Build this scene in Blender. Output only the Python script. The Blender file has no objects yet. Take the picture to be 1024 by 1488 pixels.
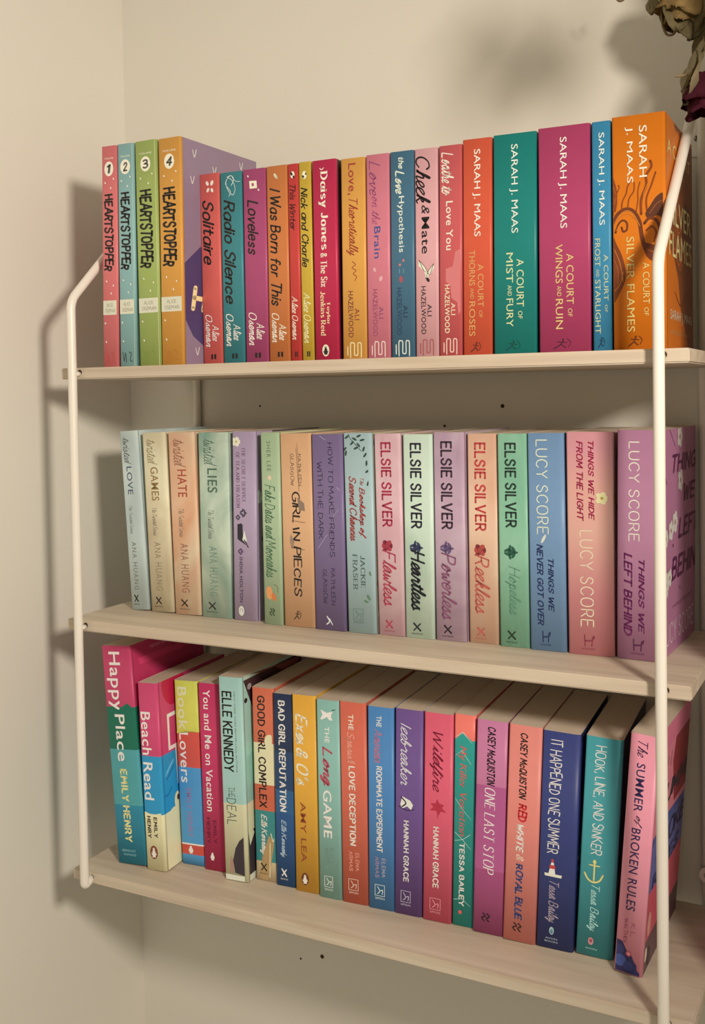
import bpy, bmesh, math, random
from mathutils import Matrix, Vector

SC = bpy.context.scene
COL = SC.collection

# ------------------------------------------------------------------ camera, light, exposure
F_PX, PX, PY = 1486.0, 561.1, 618.2            # focal length and principal point, in pixels of a 1024 x 1488 frame
cam_d = bpy.data.cameras.new('camera')
cam = bpy.data.objects.new('camera', cam_d)
COL.objects.link(cam)
SC.camera = cam
cam_d.sensor_fit = 'HORIZONTAL'
cam_d.sensor_width = 36.0
cam_d.lens = F_PX / 1024 * 36.0
cam_d.shift_x = (512 - PX) / 1024
cam_d.shift_y = (PY - 744) / 1024
cam_d.clip_start = 0.01
cR, cU, cF = Vector((0.8967, 0.4424, -0.0151)), Vector((0.0005, 0.0331, 0.9995)), Vector((-0.4427, 0.8962, -0.0294))
cam.matrix_world = Matrix(((cR.x, cU.x, -cF.x, 0.73055), (cR.y, cU.y, -cF.y, -0.95293), (cR.z, cU.z, -cF.z, -0.00602), (0, 0, 0, 1)))

wd = bpy.data.worlds.new('room_light')
SC.world = wd
wd.use_nodes = True
bg = wd.node_tree.nodes['Background']
bg.inputs[0].default_value = (1.0, 0.85, 0.66, 1)
bg.inputs[1].default_value = 0.375

lamp_d = bpy.data.lights.new('desk_lamp_light', 'SPOT')     # a shaded desk lamp to the right of the viewer, turned towards the corner
lamp_d.energy = 56
lamp_d.color = (1.0, 0.88, 0.745)
lamp_d.shadow_soft_size = 0.07
lamp_d.spot_size = math.radians(98)
lamp_d.spot_blend = 1.0
lamp = bpy.data.objects.new('desk_lamp_light', lamp_d)
lamp.location = (1.13, -0.925, 0.28)
lamp.rotation_euler = (Vector((-0.26, -0.18, -0.12)) - lamp.location).to_track_quat('-Z', 'Y').to_euler()
COL.objects.link(lamp)

vs = SC.view_settings
vs.view_transform = 'Standard'
vs.look = 'None'
vs.gamma = 1.0
vs.exposure = 0.0
vs.use_curve_mapping = False

# ------------------------------------------------------------------ colours and materials
def lin(c):
    c = c / 255
    return c / 12.92 if c <= 0.04045 else ((c + 0.055) / 1.055) ** 2.4
LIT = [1.0]                  # how strongly the lamp lights the book being built, judged from the grey wall and white rods beside it
WARM = (1.0, 0.84, 0.80)     # its tint
def own(h):
    """A colour as it looks under the lamp -> the surface's own colour."""
    return tuple(min(0.86, max(0.004, lin(int(h[i * 2:i * 2 + 2], 16)) / (LIT[0] * WARM[i]))) for i in range(3)) + (1,)
MATS = {}
def nodes(name, rough=0.5, spec=0.4):
    m = bpy.data.materials.new(name)
    m.use_nodes = True
    b = m.node_tree.nodes['Principled BSDF']
    b.inputs['Roughness'].default_value = rough
    b.inputs['Specular IOR Level'].default_value = spec
    return m, m.node_tree, b
def ink(h, rough=0.42):
    """Printed card: one colour with a faint mottling of the print."""
    if (h, LIT[0]) in MATS:
        return MATS[h, LIT[0]]
    m, nt, b = nodes('print_' + h, rough, 0.35)
    c = own(h)
    tc = nt.nodes.new('ShaderNodeTexCoord')
    nz = nt.nodes.new('ShaderNodeTexNoise'); nz.inputs['Scale'].default_value = 90; nz.inputs['Detail'].default_value = 4
    mx = nt.nodes.new('ShaderNodeMix'); mx.data_type = 'RGBA'
    mx.inputs[6].default_value = tuple(v * 0.94 for v in c[:3]) + (1,)
    mx.inputs[7].default_value = tuple(min(0.9, v * 1.05) for v in c[:3]) + (1,)
    nt.links.new(tc.outputs['Object'], nz.inputs['Vector'])
    nt.links.new(nz.outputs['Fac'], mx.inputs[0])
    nt.links.new(mx.outputs[2], b.inputs['Base Color'])
    MATS[h, LIT[0]] = m
    return m
def marble(name, a, bcol, ccol, scale=14, seed=0.0):
    """Watercolour wash printed on card."""
    if name in MATS:
        return MATS[name]
    m, nt, b = nodes('print_' + name, 0.42, 0.35)
    tc = nt.nodes.new('ShaderNodeTexCoord')
    mp = nt.nodes.new('ShaderNodeMapping'); mp.inputs['Location'].default_value = (seed, seed * 1.7, seed * 0.6); mp.inputs['Scale'].default_value = (1.2, 1.2, 0.8)
    nz = nt.nodes.new('ShaderNodeTexNoise'); nz.inputs['Scale'].default_value = scale; nz.inputs['Detail'].default_value = 5; nz.inputs['Distortion'].default_value = 1.6
    cr = nt.nodes.new('ShaderNodeValToRGB')
    e = cr.color_ramp.elements
    e[0].position = 0.32; e[0].color = own(a)
    e[1].position = 0.68; e[1].color = own(ccol)
    k = e.new(0.5); k.color = own(bcol)
    nt.links.new(tc.outputs['Object'], mp.inputs['Vector'])
    nt.links.new(mp.outputs['Vector'], nz.inputs['Vector'])
    nt.links.new(nz.outputs['Fac'], cr.inputs['Fac'])
    nt.links.new(cr.outputs['Color'], b.inputs['Base Color'])
    MATS[name] = m
    return m
def fade(name, stops):
    """A printed vertical blend of colours, stops as (height in metres, colour)."""
    m, nt, b = nodes('print_' + name, 0.42, 0.35)
    tc = nt.nodes.new('ShaderNodeTexCoord')
    sp = nt.nodes.new('ShaderNodeSeparateXYZ')
    mr = nt.nodes.new('ShaderNodeMapRange'); mr.inputs['From Max'].default_value = 0.2
    cr = nt.nodes.new('ShaderNodeValToRGB')
    e = cr.color_ramp.elements
    while len(e) < len(stops):
        e.new(0.5)
    for i, (z, c) in enumerate(stops):
        e[i].position = z / 0.2; e[i].color = own(c)
    nt.links.new(tc.outputs['Object'], sp.inputs[0]); nt.links.new(sp.outputs['Z'], mr.inputs['Value'])
    nt.links.new(mr.outputs[0], cr.inputs['Fac']); nt.links.new(cr.outputs['Color'], b.inputs['Base Color'])
    MATS[name] = m
def MAT(h):
    return MATS[h] if h in MATS else ink(h)

def wall_mat():
    m, nt, b = nodes('painted_plaster', 0.75, 0.25)
    tc = nt.nodes.new('ShaderNodeTexCoord')
    nz = nt.nodes.new('ShaderNodeTexNoise'); nz.inputs['Scale'].default_value = 3.0; nz.inputs['Detail'].default_value = 6
    mx = nt.nodes.new('ShaderNodeMix'); mx.data_type = 'RGBA'
    mx.inputs[6].default_value = (0.69, 0.67, 0.60, 1); mx.inputs[7].default_value = (0.77, 0.75, 0.68, 1)
    n2 = nt.nodes.new('ShaderNodeTexNoise'); n2.inputs['Scale'].default_value = 160; n2.inputs['Detail'].default_value = 3
    bp = nt.nodes.new('ShaderNodeBump'); bp.inputs['Strength'].default_value = 0.08; bp.inputs['Distance'].default_value = 0.002
    L = nt.links.new
    L(tc.outputs['Object'], nz.inputs['Vector']); L(tc.outputs['Object'], n2.inputs['Vector'])
    L(nz.outputs['Fac'], mx.inputs[0]); L(mx.outputs[2], b.inputs['Base Color'])
    L(n2.outputs['Fac'], bp.inputs['Height']); L(bp.outputs['Normal'], b.inputs['Normal'])
    return m
def wood_mat():
    m, nt, b = nodes('pale_pine', 0.55, 0.3)
    tc = nt.nodes.new('ShaderNodeTexCoord')
    mp = nt.nodes.new('ShaderNodeMapping'); mp.inputs['Scale'].default_value = (1.3, 16, 30)
    nz = nt.nodes.new('ShaderNodeTexNoise'); nz.inputs['Scale'].default_value = 3.2; nz.inputs['Detail'].default_value = 7; nz.inputs['Distortion'].default_value = 0.7
    cr = nt.nodes.new('ShaderNodeValToRGB')
    e = cr.color_ramp.elements
    e[0].position = 0.22; e[0].color = (0.46, 0.375, 0.285, 1)
    e[1].position = 0.72; e[1].color = (0.67, 0.595, 0.485, 1)
    k = e.new(0.5); k.color = (0.59, 0.51, 0.405, 1)
    bp = nt.nodes.new('ShaderNodeBump'); bp.inputs['Strength'].default_value = 0.05; bp.inputs['Distance'].default_value = 0.001
    L = nt.links.new
    L(tc.outputs['Object'], mp.inputs['Vector']); L(mp.outputs['Vector'], nz.inputs['Vector'])
    L(nz.outputs['Fac'], cr.inputs['Fac']); L(cr.outputs['Color'], b.inputs['Base Color'])
    L(nz.outputs['Fac'], bp.inputs['Height']); L(bp.outputs['Normal'], b.inputs['Normal'])
    return m
def page_mat():
    m, nt, b = nodes('paper_pages', 0.85, 0.15)
    tc = nt.nodes.new('ShaderNodeTexCoord')
    mp = nt.nodes.new('ShaderNodeMapping'); mp.inputs['Scale'].default_value = (2600, 6, 6)
    nz = nt.nodes.new('ShaderNodeTexNoise'); nz.inputs['Scale'].default_value = 1.0; nz.inputs['Detail'].default_value = 2
    mx = nt.nodes.new('ShaderNodeMix'); mx.data_type = 'RGBA'
    mx.inputs[6].default_value = (0.56, 0.46, 0.36, 1); mx.inputs[7].default_value = (0.76, 0.67, 0.55, 1)
    bp = nt.nodes.new('ShaderNodeBump'); bp.inputs['Strength'].default_value = 0.25; bp.inputs['Distance'].default_value = 0.0003
    L = nt.links.new
    L(tc.outputs['Object'], mp.inputs['Vector']); L(mp.outputs['Vector'], nz.inputs['Vector'])
    L(nz.outputs['Fac'], mx.inputs[0]); L(mx.outputs[2], b.inputs['Base Color'])
    L(nz.outputs['Fac'], bp.inputs['Height']); L(bp.outputs['Normal'], b.inputs['Normal'])
    return m
def plain(name, c, rough, spec=0.4, metal=0.0, vary=0.12, scale=40):
    m, nt, b = nodes(name, rough, spec)
    b.inputs['Metallic'].default_value = metal
    tc = nt.nodes.new('ShaderNodeTexCoord')
    nz = nt.nodes.new('ShaderNodeTexNoise'); nz.inputs['Scale'].default_value = scale; nz.inputs['Detail'].default_value = 4
    mx = nt.nodes.new('ShaderNodeMix'); mx.data_type = 'RGBA'
    mx.inputs[6].default_value = tuple(v * (1 - vary) for v in c) + (1,); mx.inputs[7].default_value = tuple(min(.95, v * (1 + vary)) for v in c) + (1,)
    nt.links.new(tc.outputs['Object'], nz.inputs['Vector']); nt.links.new(nz.outputs['Fac'], mx.inputs[0]); nt.links.new(mx.outputs[2], b.inputs['Base Color'])
    return m
M_WALL, M_WOOD, M_PAGE = wall_mat(), wood_mat(), page_mat()
M_CARD = plain('bare_card', (0.62, 0.55, 0.45), 0.8, 0.2, vary=0.05)
M_ROD = plain('white_lacquer', (0.80, 0.77, 0.70), 0.35, 0.5, vary=0.02)
M_HOLE = plain('dark_hole', (0.05, 0.035, 0.02), 0.8, 0.1)
M_STEEL = plain('screw_steel', (0.42, 0.40, 0.37), 0.35, 0.5, 0.8)
M_SLOT = plain('screw_slot', (0.02, 0.02, 0.02), 0.6, 0.2)

# ------------------------------------------------------------------ mesh helpers
def link(name, bm, mats, parent=None, smooth=False):
    me = bpy.data.meshes.new(name)
    bm.normal_update()
    bm.to_mesh(me); bm.free()
    for m in mats:
        me.materials.append(m)
    if smooth:
        for p in me.polygons:
            p.use_smooth = True
    o = bpy.data.objects.new(name, me)
    COL.objects.link(o)
    if parent:
        o.parent = parent
    return o
def empty(name, loc=(0, 0, 0)):
    o = bpy.data.objects.new(name, None)
    o.empty_display_size = 0.02
    o.location = loc
    COL.objects.link(o)
    return o
def tag(o, label, cat, group=None):
    o['label'] = label; o['category'] = cat
    if group:
        o['group'] = group
    return o
def box(bm, x0, x1, y0, y1, z0, z1, mi=0):
    v = [bm.verts.new((x, y, z)) for x in (x0, x1) for y in (y0, y1) for z in (z0, z1)]
    for f in ((0, 1, 3, 2), (4, 6, 7, 5), (0, 4, 5, 1), (2, 3, 7, 6), (0, 2, 6, 4), (1, 5, 7, 3)):
        bm.faces.new([v[i] for i in f]).material_index = mi
    return v
def tube(bm, pts, r, seg=12, mi=0, radii=None):
    """A round bar swept along pts."""
    pts = [Vector(p) for p in pts]
    n = len(pts)
    rings = []
    ref = None
    for i, p in enumerate(pts):
        a = (pts[min(i + 1, n - 1)] - pts[max(i - 1, 0)]).normalized()
        if ref is None:
            ref = a.orthogonal().normalized()
        ref = (ref - a * ref.dot(a)).normalized()
        b = a.cross(ref)
        rr = radii[i] if radii else r
        rings.append([bm.verts.new(p + (ref * math.cos(t) + b * math.sin(t)) * rr) for t in [2 * math.pi * k / seg for k in range(seg)]])
    for i in range(n - 1):
        for k in range(seg):
            f = bm.faces.new((rings[i][k], rings[i][(k + 1) % seg], rings[i + 1][(k + 1) % seg], rings[i + 1][k]))
            f.material_index = mi
    for rg, rev in ((rings[0], True), (rings[-1], False)):
        f = bm.faces.new(rg[::-1] if rev else rg); f.material_index = mi
def fillet(pts, rad, n=6):
    """Round the corners of a polyline."""
    pts = [Vector(p) for p in pts]
    out = [pts[0]]
    for i in range(1, len(pts) - 1):
        a, b, c = pts[i - 1], pts[i], pts[i + 1]
        d1, d2 = (a - b), (c - b)
        r = min(rad, d1.length * .45, d2.length * .45)
        s, e = b + d1.normalized() * r, b + d2.normalized() * r
        for k in range(n + 1):
            t = k / n
            out.append(s * (1 - t) ** 2 + b * 2 * t * (1 - t) + e * t * t)
    out.append(pts[-1])
    return out

# ------------------------------------------------------------------ the setting
XW = -0.0769
bm = bmesh.new(); box(bm, XW - 0.08, 1.9, 0.0, 0.08, -1.3, 1.1)
wb = link('wall_back', bm, [M_WALL]); wb['kind'] = 'structure'
bm = bmesh.new(); box(bm, XW - 0.08, XW, -1.9, 0.0, -1.3, 1.1)
wl = link('wall_left', bm, [M_WALL]); wl['kind'] = 'structure'
bm = bmesh.new(); box(bm, 0.65, 1.9, -0.195, -0.0002, -1.3, 1.1)
bmesh.ops.bevel(bm, geom=[e for e in bm.edges if abs(e.verts[0].co.z - e.verts[1].co.z) > 1], offset=0.003, segments=2, affect='EDGES')
wr = link('right_shade_block', bm, [M_WALL]); wr['kind'] = 'structure'     # unseen block added out of view to shade the shelf's right end
for x, z, r in ((0.1048, -0.0157, .0012), (0.1445, -0.6276, .0011), (0.1719, -0.6189, .0022), (0.3877, -0.0183, .002), (0.3257, -0.0379, .0014)):
    bm = bmesh.new()
    bmesh.ops.create_circle(bm, cap_ends=True, segments=12, radius=r, matrix=Matrix.Translation((x, -0.0004, z)) @ Matrix.Rotation(math.pi / 2, 4, 'X'))
    link('nail_hole', bm, [M_HOLE], wb)

# ------------------------------------------------------------------ shelf boards
D, TH = 0.1929, 0.0108
ZS = (0.0251, -0.2219, -0.4718)
XL, XR = 0.0225, 0.5797
YF = -D - 0.0083
def shelf(z, label):
    bm = bmesh.new()
    box(bm, 0, 0.6, -D, -0.0098, z - TH, z)
    bmesh.ops.bevel(bm, geom=bm.edges[:], offset=0.0011, segments=2, affect='EDGES')
    o = link('shelf_board', bm, [M_WOOD])
    tag(o, label, 'shelf', 'pine boards of the wall shelf')
    for x in (XL, XR):
        bm = bmesh.new()
        bmesh.ops.create_circle(bm, cap_ends=True, segments=16, radius=0.0027, matrix=Matrix.Translation((x + .0018, -D - 0.0003, z - TH * .42)) @ Matrix.Rotation(math.pi / 2, 4, 'X'))
        link('peg_hole', bm, [M_HOLE], o)
shelf(ZS[0], 'pale pine board carrying the tallest row of bright books, topmost of the three shelves')
shelf(ZS[1], 'pale pine board carrying the pastel books, middle one of the three shelves')
shelf(ZS[2], 'pale pine board carrying the books with page tops showing, lowest of the three shelves')

# ------------------------------------------------------------------ wire brackets
def bracket(x, label, side):
    t = empty('wire_bracket', (x, -0.0048, ZS[2] - TH - .004))
    tag(t, label, 'shelf bracket', 'white wire brackets of the wall shelf')
    o = t.location
    zb = ZS[2] - TH * .5
    P = [(0, -D + .001, zb), (0, YF, zb - .0045), (0, YF, 0.0895), (0, -0.0048, 0.277), (0, -0.0048, zb - .03)]
    P = [(p[0], p[1] - o.y, p[2] - o.z) for p in P]
    path = [P[0]] + [tuple(p) for p in fillet(P, 0.016, 7)[1:]]
    path = fillet([P[0], P[1], P[2]], 0.004, 4)[:-1] + fillet([P[1], P[2], P[3], P[4]], 0.010, 7)[1:]
    bm = bmesh.new(); tube(bm, path, 0.0043, 16)
    link('rod', bm, [M_ROD], t, True)
    for z in ZS[:2]:
        bm = bmesh.new()
        tube(bm, [(0.0012, YF - o.y, z - TH * .55 - o.z), (0.0012, -D + .0006 - o.y, z - TH * .55 - o.z)], 0.0024, 12)
        link('peg', bm, [M_ROD], t, True)
    for z, s in ((0.2195, 1), (-0.4438, 0)):
        bm = bmesh.new()
        if s:
            box(bm, -0.017, 0.017, -.0012 - o.y, -0.0001 - o.y, z - 0.016 - o.z, z + 0.016 - o.z)
            bmesh.ops.bevel(bm, geom=[e for e in bm.edges if abs(e.verts[0].co.y - e.verts[1].co.y) > .0005], offset=0.006, segments=4, affect='EDGES')
        else:
            bmesh.ops.create_cone(bm, cap_ends=True, segments=18, radius1=0.0075, radius2=0.0075, depth=0.0016, matrix=Matrix.Translation((0.002, -.0104 - o.y, z - o.z)) @ Matrix.Rotation(math.pi / 2, 4, 'X'))
        pl = link('wall_plate' if s else 'wall_clip', bm, [M_ROD], t)
        bm = bmesh.new()
        xx = -0.0045 if s else 0.002
        yy = (-.0014 if s else -.0114) - o.y
        bmesh.ops.create_cone(bm, cap_ends=True, segments=16, radius1=0.0036, radius2=0.0028, depth=0.0012, matrix=Matrix.Translation((xx, yy, z - o.z)) @ Matrix.Rotation(math.pi / 2, 4, 'X'))
        for f in bm.faces:
            f.material_index = 0
        for a in (0.6, 0.6 + math.pi / 2):
            c, s2 = math.cos(a), math.sin(a)
            q = [Vector((xx + c * i * .0026 - s2 * j * .0006, yy - .0008, z - o.z + s2 * i * .0026 + c * j * .0006)) for i, j in ((-1, -1), (1, -1), (1, 1), (-1, 1))]
            bm.faces.new([bm.verts.new(p) for p in q]).material_index = 1
        link('screw', bm, [M_STEEL, M_SLOT], pl)
bracket(XL, 'white bent wire bracket at the left end, beside the corner of the walls', 'l')
bracket(XR, 'white bent wire bracket at the right end, passing before the wide orange book', 'r')

# ------------------------------------------------------------------ lettering
CAPS = {
'A': (68, '0,0 34,100 68,0|13,35 55,35'), 'B': (56, '0,0 0,100|~0,100 38,97 48,76 36,54 0,52|~0,52 44,49 56,26 42,3 0,0'),
'C': (62, '~62,80 44,99 18,94 2,66 2,34 18,6 44,1 62,20'), 'D': (60, '0,0 0,100|~0,100 34,95 58,66 58,34 34,5 0,0'),
'E': (52, '52,100 0,100 0,0 54,0|0,52 44,52'), 'F': (50, '52,100 0,100 0,0|0,52 42,52'),
'G': (64, '~64,80 46,99 18,94 2,66 2,34 18,6 44,1 64,18|64,18 64,46 42,46'), 'H': (60, '0,0 0,100|60,0 60,100|0,52 60,52'),
'I': (4, '2,0 2,100'), 'J': (34, '~34,100 34,30 24,4 8,2 0,18'), 'K': (58, '0,0 0,100|56,100 0,44|18,60 60,0'),
'L': (48, '0,100 0,0 48,0'), 'M': (76, '0,0 6,100 38,30 70,100 76,0'), 'N': (60, '0,0 0,100 60,0 60,100'),
'O': (68, '~34,100 10,90 0,50 10,10 34,0 58,10 68,50 58,90 34,100'), 'P': (52, '0,0 0,100|~0,100 40,97 52,74 40,50 0,46'),
'Q': (68, '~34,100 10,90 0,50 10,10 34,0 58,10 68,50 58,90 34,100|40,24 66,-6'), 'R': (56, '0,0 0,100|~0,100 40,97 52,74 40,50 0,46|24,47 56,0'),
'S': (54, '~52,82 38,98 16,96 4,76 14,58 42,44 52,24 38,3 14,2 0,20'), 'T': (60, '0,100 60,100|30,100 30,0'),
'U': (60, '~0,100 0,30 12,4 30,0 48,4 60,30 60,100'), 'V': (64, '0,100 32,0 64,100'), 'W': (88, '0,100 22,0 44,80 66,0 88,100'),
'X': (58, '0,0 58,100|0,100 58,0'), 'Y': (60, '0,100 30,48 60,100|30,48 30,0'), 'Z': (58, '0,100 56,100 0,0 58,0'),
'&': (62, '~62,0 14,66 14,90 30,100 44,88 40,70 8,40 2,18 18,1 42,10 58,40'), ',': (8, '6,8 0,-16'), '.': (6, '1,1 4,5'), "'": (6, '4,100 2,76'),
'1': (24, '6,80 24,100 24,0'), '2': (54, '~2,78 16,98 40,96 50,76 38,50 2,2|2,0 54,0'), '3': (50, '~4,90 24,100 46,88 44,64 22,54 48,44 50,16 26,0 2,10'), '4': (58, '40,0 40,100 0,32 58,32')}
LOWER = {
'a': (46, '~46,56 22,62 2,44 2,14 20,-2 40,8 46,30|46,60 46,0'), 'b': (48, '0,100 0,0|~0,32 12,56 34,60 48,40 46,12 28,-2 8,6 0,24'),
'c': (46, '~44,48 28,62 8,54 0,30 8,6 28,-2 46,12'), 'd': (48, '48,100 48,0|~48,32 36,58 14,58 0,34 6,8 24,-2 42,10 48,24'),
'e': (46, '2,32 46,34|~46,34 40,56 22,62 4,48 0,26 10,4 28,-2 46,10'), 'f': (38, '~40,94 26,100 14,84 14,0|0,58 34,58'),
'g': (46, '~46,34 34,60 12,58 0,34 8,8 26,2 44,18|~46,60 46,-14 34,-34 12,-34 2,-24'), 'h': (44, '0,100 0,0|~0,34 14,58 34,60 44,42 44,0'),
'i': (2, '0,60 0,0|0,80 1,86'), 'j': (16, '~16,60 16,-14 6,-32 -6,-28|16,80 17,86'), 'k': (44, '0,100 0,0|42,60 0,22|14,34 44,0'),
'l': (2, '0,100 0,0'), 'm': (72, '0,60 0,0|~0,36 12,58 28,60 36,42 36,0|~36,36 48,58 64,60 72,42 72,0'), 'n': (44, '0,60 0,0|~0,34 14,58 34,60 44,42 44,0'),
'o': (48, '~24,62 6,52 0,30 6,6 24,-2 42,6 48,30 42,52 24,62'), 'p': (48, '0,60 0,-36|~0,32 12,56 34,60 48,40 46,12 28,-2 8,6 0,24'),
'r': (28, '0,60 0,0|~0,32 10,54 28,60'), 's': (38, '~38,50 24,62 6,54 6,38 34,24 38,8 22,-2 2,6'), 't': (36, '~14,88 14,14 24,0 36,4|0,60 34,60'),
'u': (44, '~0,60 0,20 10,0 28,0 42,20|44,60 44,0'), 'v': (44, '0,60 22,0 44,60'), 'w': (64, '0,60 16,0 32,50 48,0 64,60'),
'x': (42, '0,60 42,0|42,60 0,0'), 'y': (46, '0,60 22,4|46,60 10,-36'), 'z': (44, '0,60 42,60 0,0 44,0')}
JOINED = {
'a': '0,6 34,58 18,60 4,30 10,4 24,4 40,40 42,56 40,14 46,2 58,8', 'b': '0,6 20,60 26,96 18,100 10,60 10,10 24,0 38,20 34,48 24,40 40,36 54,40',
'c': '0,6 36,52 24,60 6,40 6,12 20,0 44,10', 'd': '0,6 34,56 18,60 4,30 10,4 24,4 40,40 50,104 42,30 46,4 58,8',
'e': '0,6 26,28 36,48 26,60 10,44 8,16 20,0 42,10', 'f': '0,6 24,60 38,96 30,102 20,60 10,-20 4,-36 16,-20 18,0 34,10',
'g': '0,6 34,58 18,60 4,30 10,4 24,4 40,40 42,54 34,-20 20,-36 12,-26 30,-4 56,10', 'h': '0,6 22,62 28,98 20,100 12,50 8,0 16,36 30,58 38,46 36,10 42,0 54,8',
'i': '0,6 16,56 14,12 20,0 32,8', 'j': '0,6 16,56 10,-20 0,-36 -6,-24 14,-2 30,10', 'k': '0,6 22,62 28,98 20,100 12,50 8,0 14,34 32,56 34,40 18,30 30,14 40,0 52,8',
'l': '0,6 22,60 30,96 22,102 14,60 12,14 20,0 32,8', 'm': '0,6 12,56 8,0 20,46 32,58 36,40 32,0 44,46 56,58 60,40 58,10 64,0 76,8',
'n': '0,6 12,56 8,0 20,44 34,58 40,44 38,10 44,0 56,8', 'o': '0,6 30,58 14,56 4,26 14,0 32,8 38,38 28,56 36,44 54,36',
'p': '0,6 16,58 4,-40 12,20 26,56 40,46 38,14 24,0 16,10 30,2 54,8', 'r': '0,6 14,54 18,62 22,50 36,52 34,14 40,0 52,8',
's': '0,6 22,58 26,40 34,16 22,-2 6,6 20,2 46,10', 't': '0,6 22,70 26,90 20,50 18,12 26,0 38,8', 'u': '0,6 12,56 10,16 18,2 34,20 42,56 40,14 46,0 58,8',
'v': '0,6 10,54 16,8 24,4 36,40 36,56 50,46', 'w': '0,6 10,54 12,10 22,2 32,40 34,14 44,2 54,40 54,56 66,46', 
'y': '0,6 12,56 12,18 22,6 38,40 42,56 34,-20 20,-36 12,-26 30,-4 56,10'}
EXTRA = {'i': '20,80 21,86', 'j': '20,80 21,86', 't': '8,64 38,68'}
def pp(s):
    return [(float(a), float(b)) for a, b in (q.split(',') for q in s.split())]
def crom(p, n=4):
    """Catmull-Rom through the points."""
    if len(p) < 3:
        return p
    q = [p[0]] + list(p) + [p[-1]]
    if p[0] == p[-1]:
        q = [p[-2]] + list(p) + [p[1]]
    out = []
    for i in range(1, len(q) - 2):
        a, b, c, d = q[i - 1], q[i], q[i + 1], q[i + 2]
        for k in range(n):
            t = k / n
            out.append(tuple(.5 * (2 * b[j] + (c[j] - a[j]) * t + (2 * a[j] - 5 * b[j] + 4 * c[j] - d[j]) * t * t + (3 * b[j] - a[j] - 3 * c[j] + d[j]) * t ** 3) for j in (0, 1)))
    out.append(p[-1])
    return out
def ribbon(pts, w, nib=0.0):
    """2D polygons of a pen stroke of half width w; nib thins the level strokes."""
    polys = []
    n = len(pts)
    L, R = [], []
    for i in range(n):
        a, b = pts[max(i - 1, 0)], pts[min(i + 1, n - 1)]
        dx, dy = b[0] - a[0], b[1] - a[1]
        l = math.hypot(dx, dy) or 1
        ww = w * (1 - nib + nib * abs(dy) / l)
        nx, ny = -dy / l * ww, dx / l * ww
        if 0 < i < n - 1:
            e1 = (pts[i][0] - a[0], pts[i][1] - a[1]); l1 = math.hypot(*e1) or 1
            cs = max(0.45, abs((e1[0] * dx + e1[1] * dy) / (l1 * l)))
            nx /= cs; ny /= cs
        L.append((pts[i][0] + nx, pts[i][1] + ny)); R.append((pts[i][0] - nx, pts[i][1] - ny))
    for i in range(n - 1):
        polys.append([R[i], R[i + 1], L[i + 1], L[i]])
    if not nib:
        for c in (pts[0], pts[-1]):
            polys.append([(c[0] + w * math.cos(t * math.pi / 4), c[1] + w * math.sin(t * math.pi / 4)) for t in range(8)])
    return polys
def pen(text, w=6, nib=0.0, slant=0.0, joined=False, gap=14, jit=0.0, serif=False, small=False):
    rnd = random.Random(text)
    polys, x, run = [], 0.0, []
    def flush():
        nonlocal run
        if len(run) > 2:
            polys.extend(ribbon(crom(run, 3), w, nib))
        run = []
    for ch in text:
        if ch == ' ':
            flush(); x += 36; continue
        if joined and ch in JOINED:
            p = [(a + x, b) for a, b in pp(JOINED[ch])]
            run = run + (p[1:] if run else p)
            if ch in EXTRA:
                polys.extend(ribbon([(a + x, b) for a, b in pp(EXTRA[ch])], w, nib))
            x += pp(JOINED[ch])[-1][0]
            continue
        flush()
        gl = CAPS.get(ch) or LOWER.get(ch) or CAPS.get(ch.upper())
        sc = 1.0
        if not gl:
            continue
        r, dy, ss = rnd.uniform(-jit, jit), rnd.uniform(-jit, jit) * 40, 1 + rnd.uniform(-jit, jit)
        for st in gl[1].split('|'):
            sm = st.startswith('~')
            p = pp(st[1:] if sm else st)
            if serif and not sm and len(p) > 1:
                for a, b in ((p[0], p[1]), (p[-1], p[-2])):
                    if abs(b[1] - a[1]) > abs(b[0] - a[0]) and abs(a[1] - b[1]) > 25:
                        polys.extend(ribbon([(x + a[0] - 13, a[1]), (x + a[0] + 13, a[1])], w * .35))
            if sm:
                p = crom(p, 4)
            p = [(x + (a * math.cos(r) - b * math.sin(r)) * ss, (b * math.cos(r) + a * math.sin(r)) * ss + dy) for a, b in p]
            if not sm and len(p) > 2:
                for i in range(len(p) - 1):
                    polys.extend(ribbon(p[i:i + 2], w, nib))
            else:
                polys.extend(ribbon(p, w, nib))
        x += gl[0] + gap + w * 1.2
    flush()
    if slant:
        polys = [[(a + b * slant, b) for a, b in q] for q in polys]
    return polys
FCACHE = {}
def typeset(text, offset=0.0, gap=1.0):
    """Outlines of the built-in typeface, as 2D triangles."""
    k = (text, offset, gap)
    if k not in FCACHE:
        cu = bpy.data.curves.new('type', 'FONT')
        cu.body = text; cu.offset = offset; cu.resolution_u = 3; cu.space_character = gap
        o = bpy.data.objects.new('type', cu)
        COL.objects.link(o)
        me = bpy.data.meshes.new_from_object(o.evaluated_get(bpy.context.evaluated_depsgraph_get()))
        FCACHE[k] = [[(me.vertices[i].co.x, me.vertices[i].co.y) for i in p.vertices] for p in me.polygons]
        bpy.data.objects.remove(o); bpy.data.curves.remove(cu); bpy.data.meshes.remove(me)
    return FCACHE[k]
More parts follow.
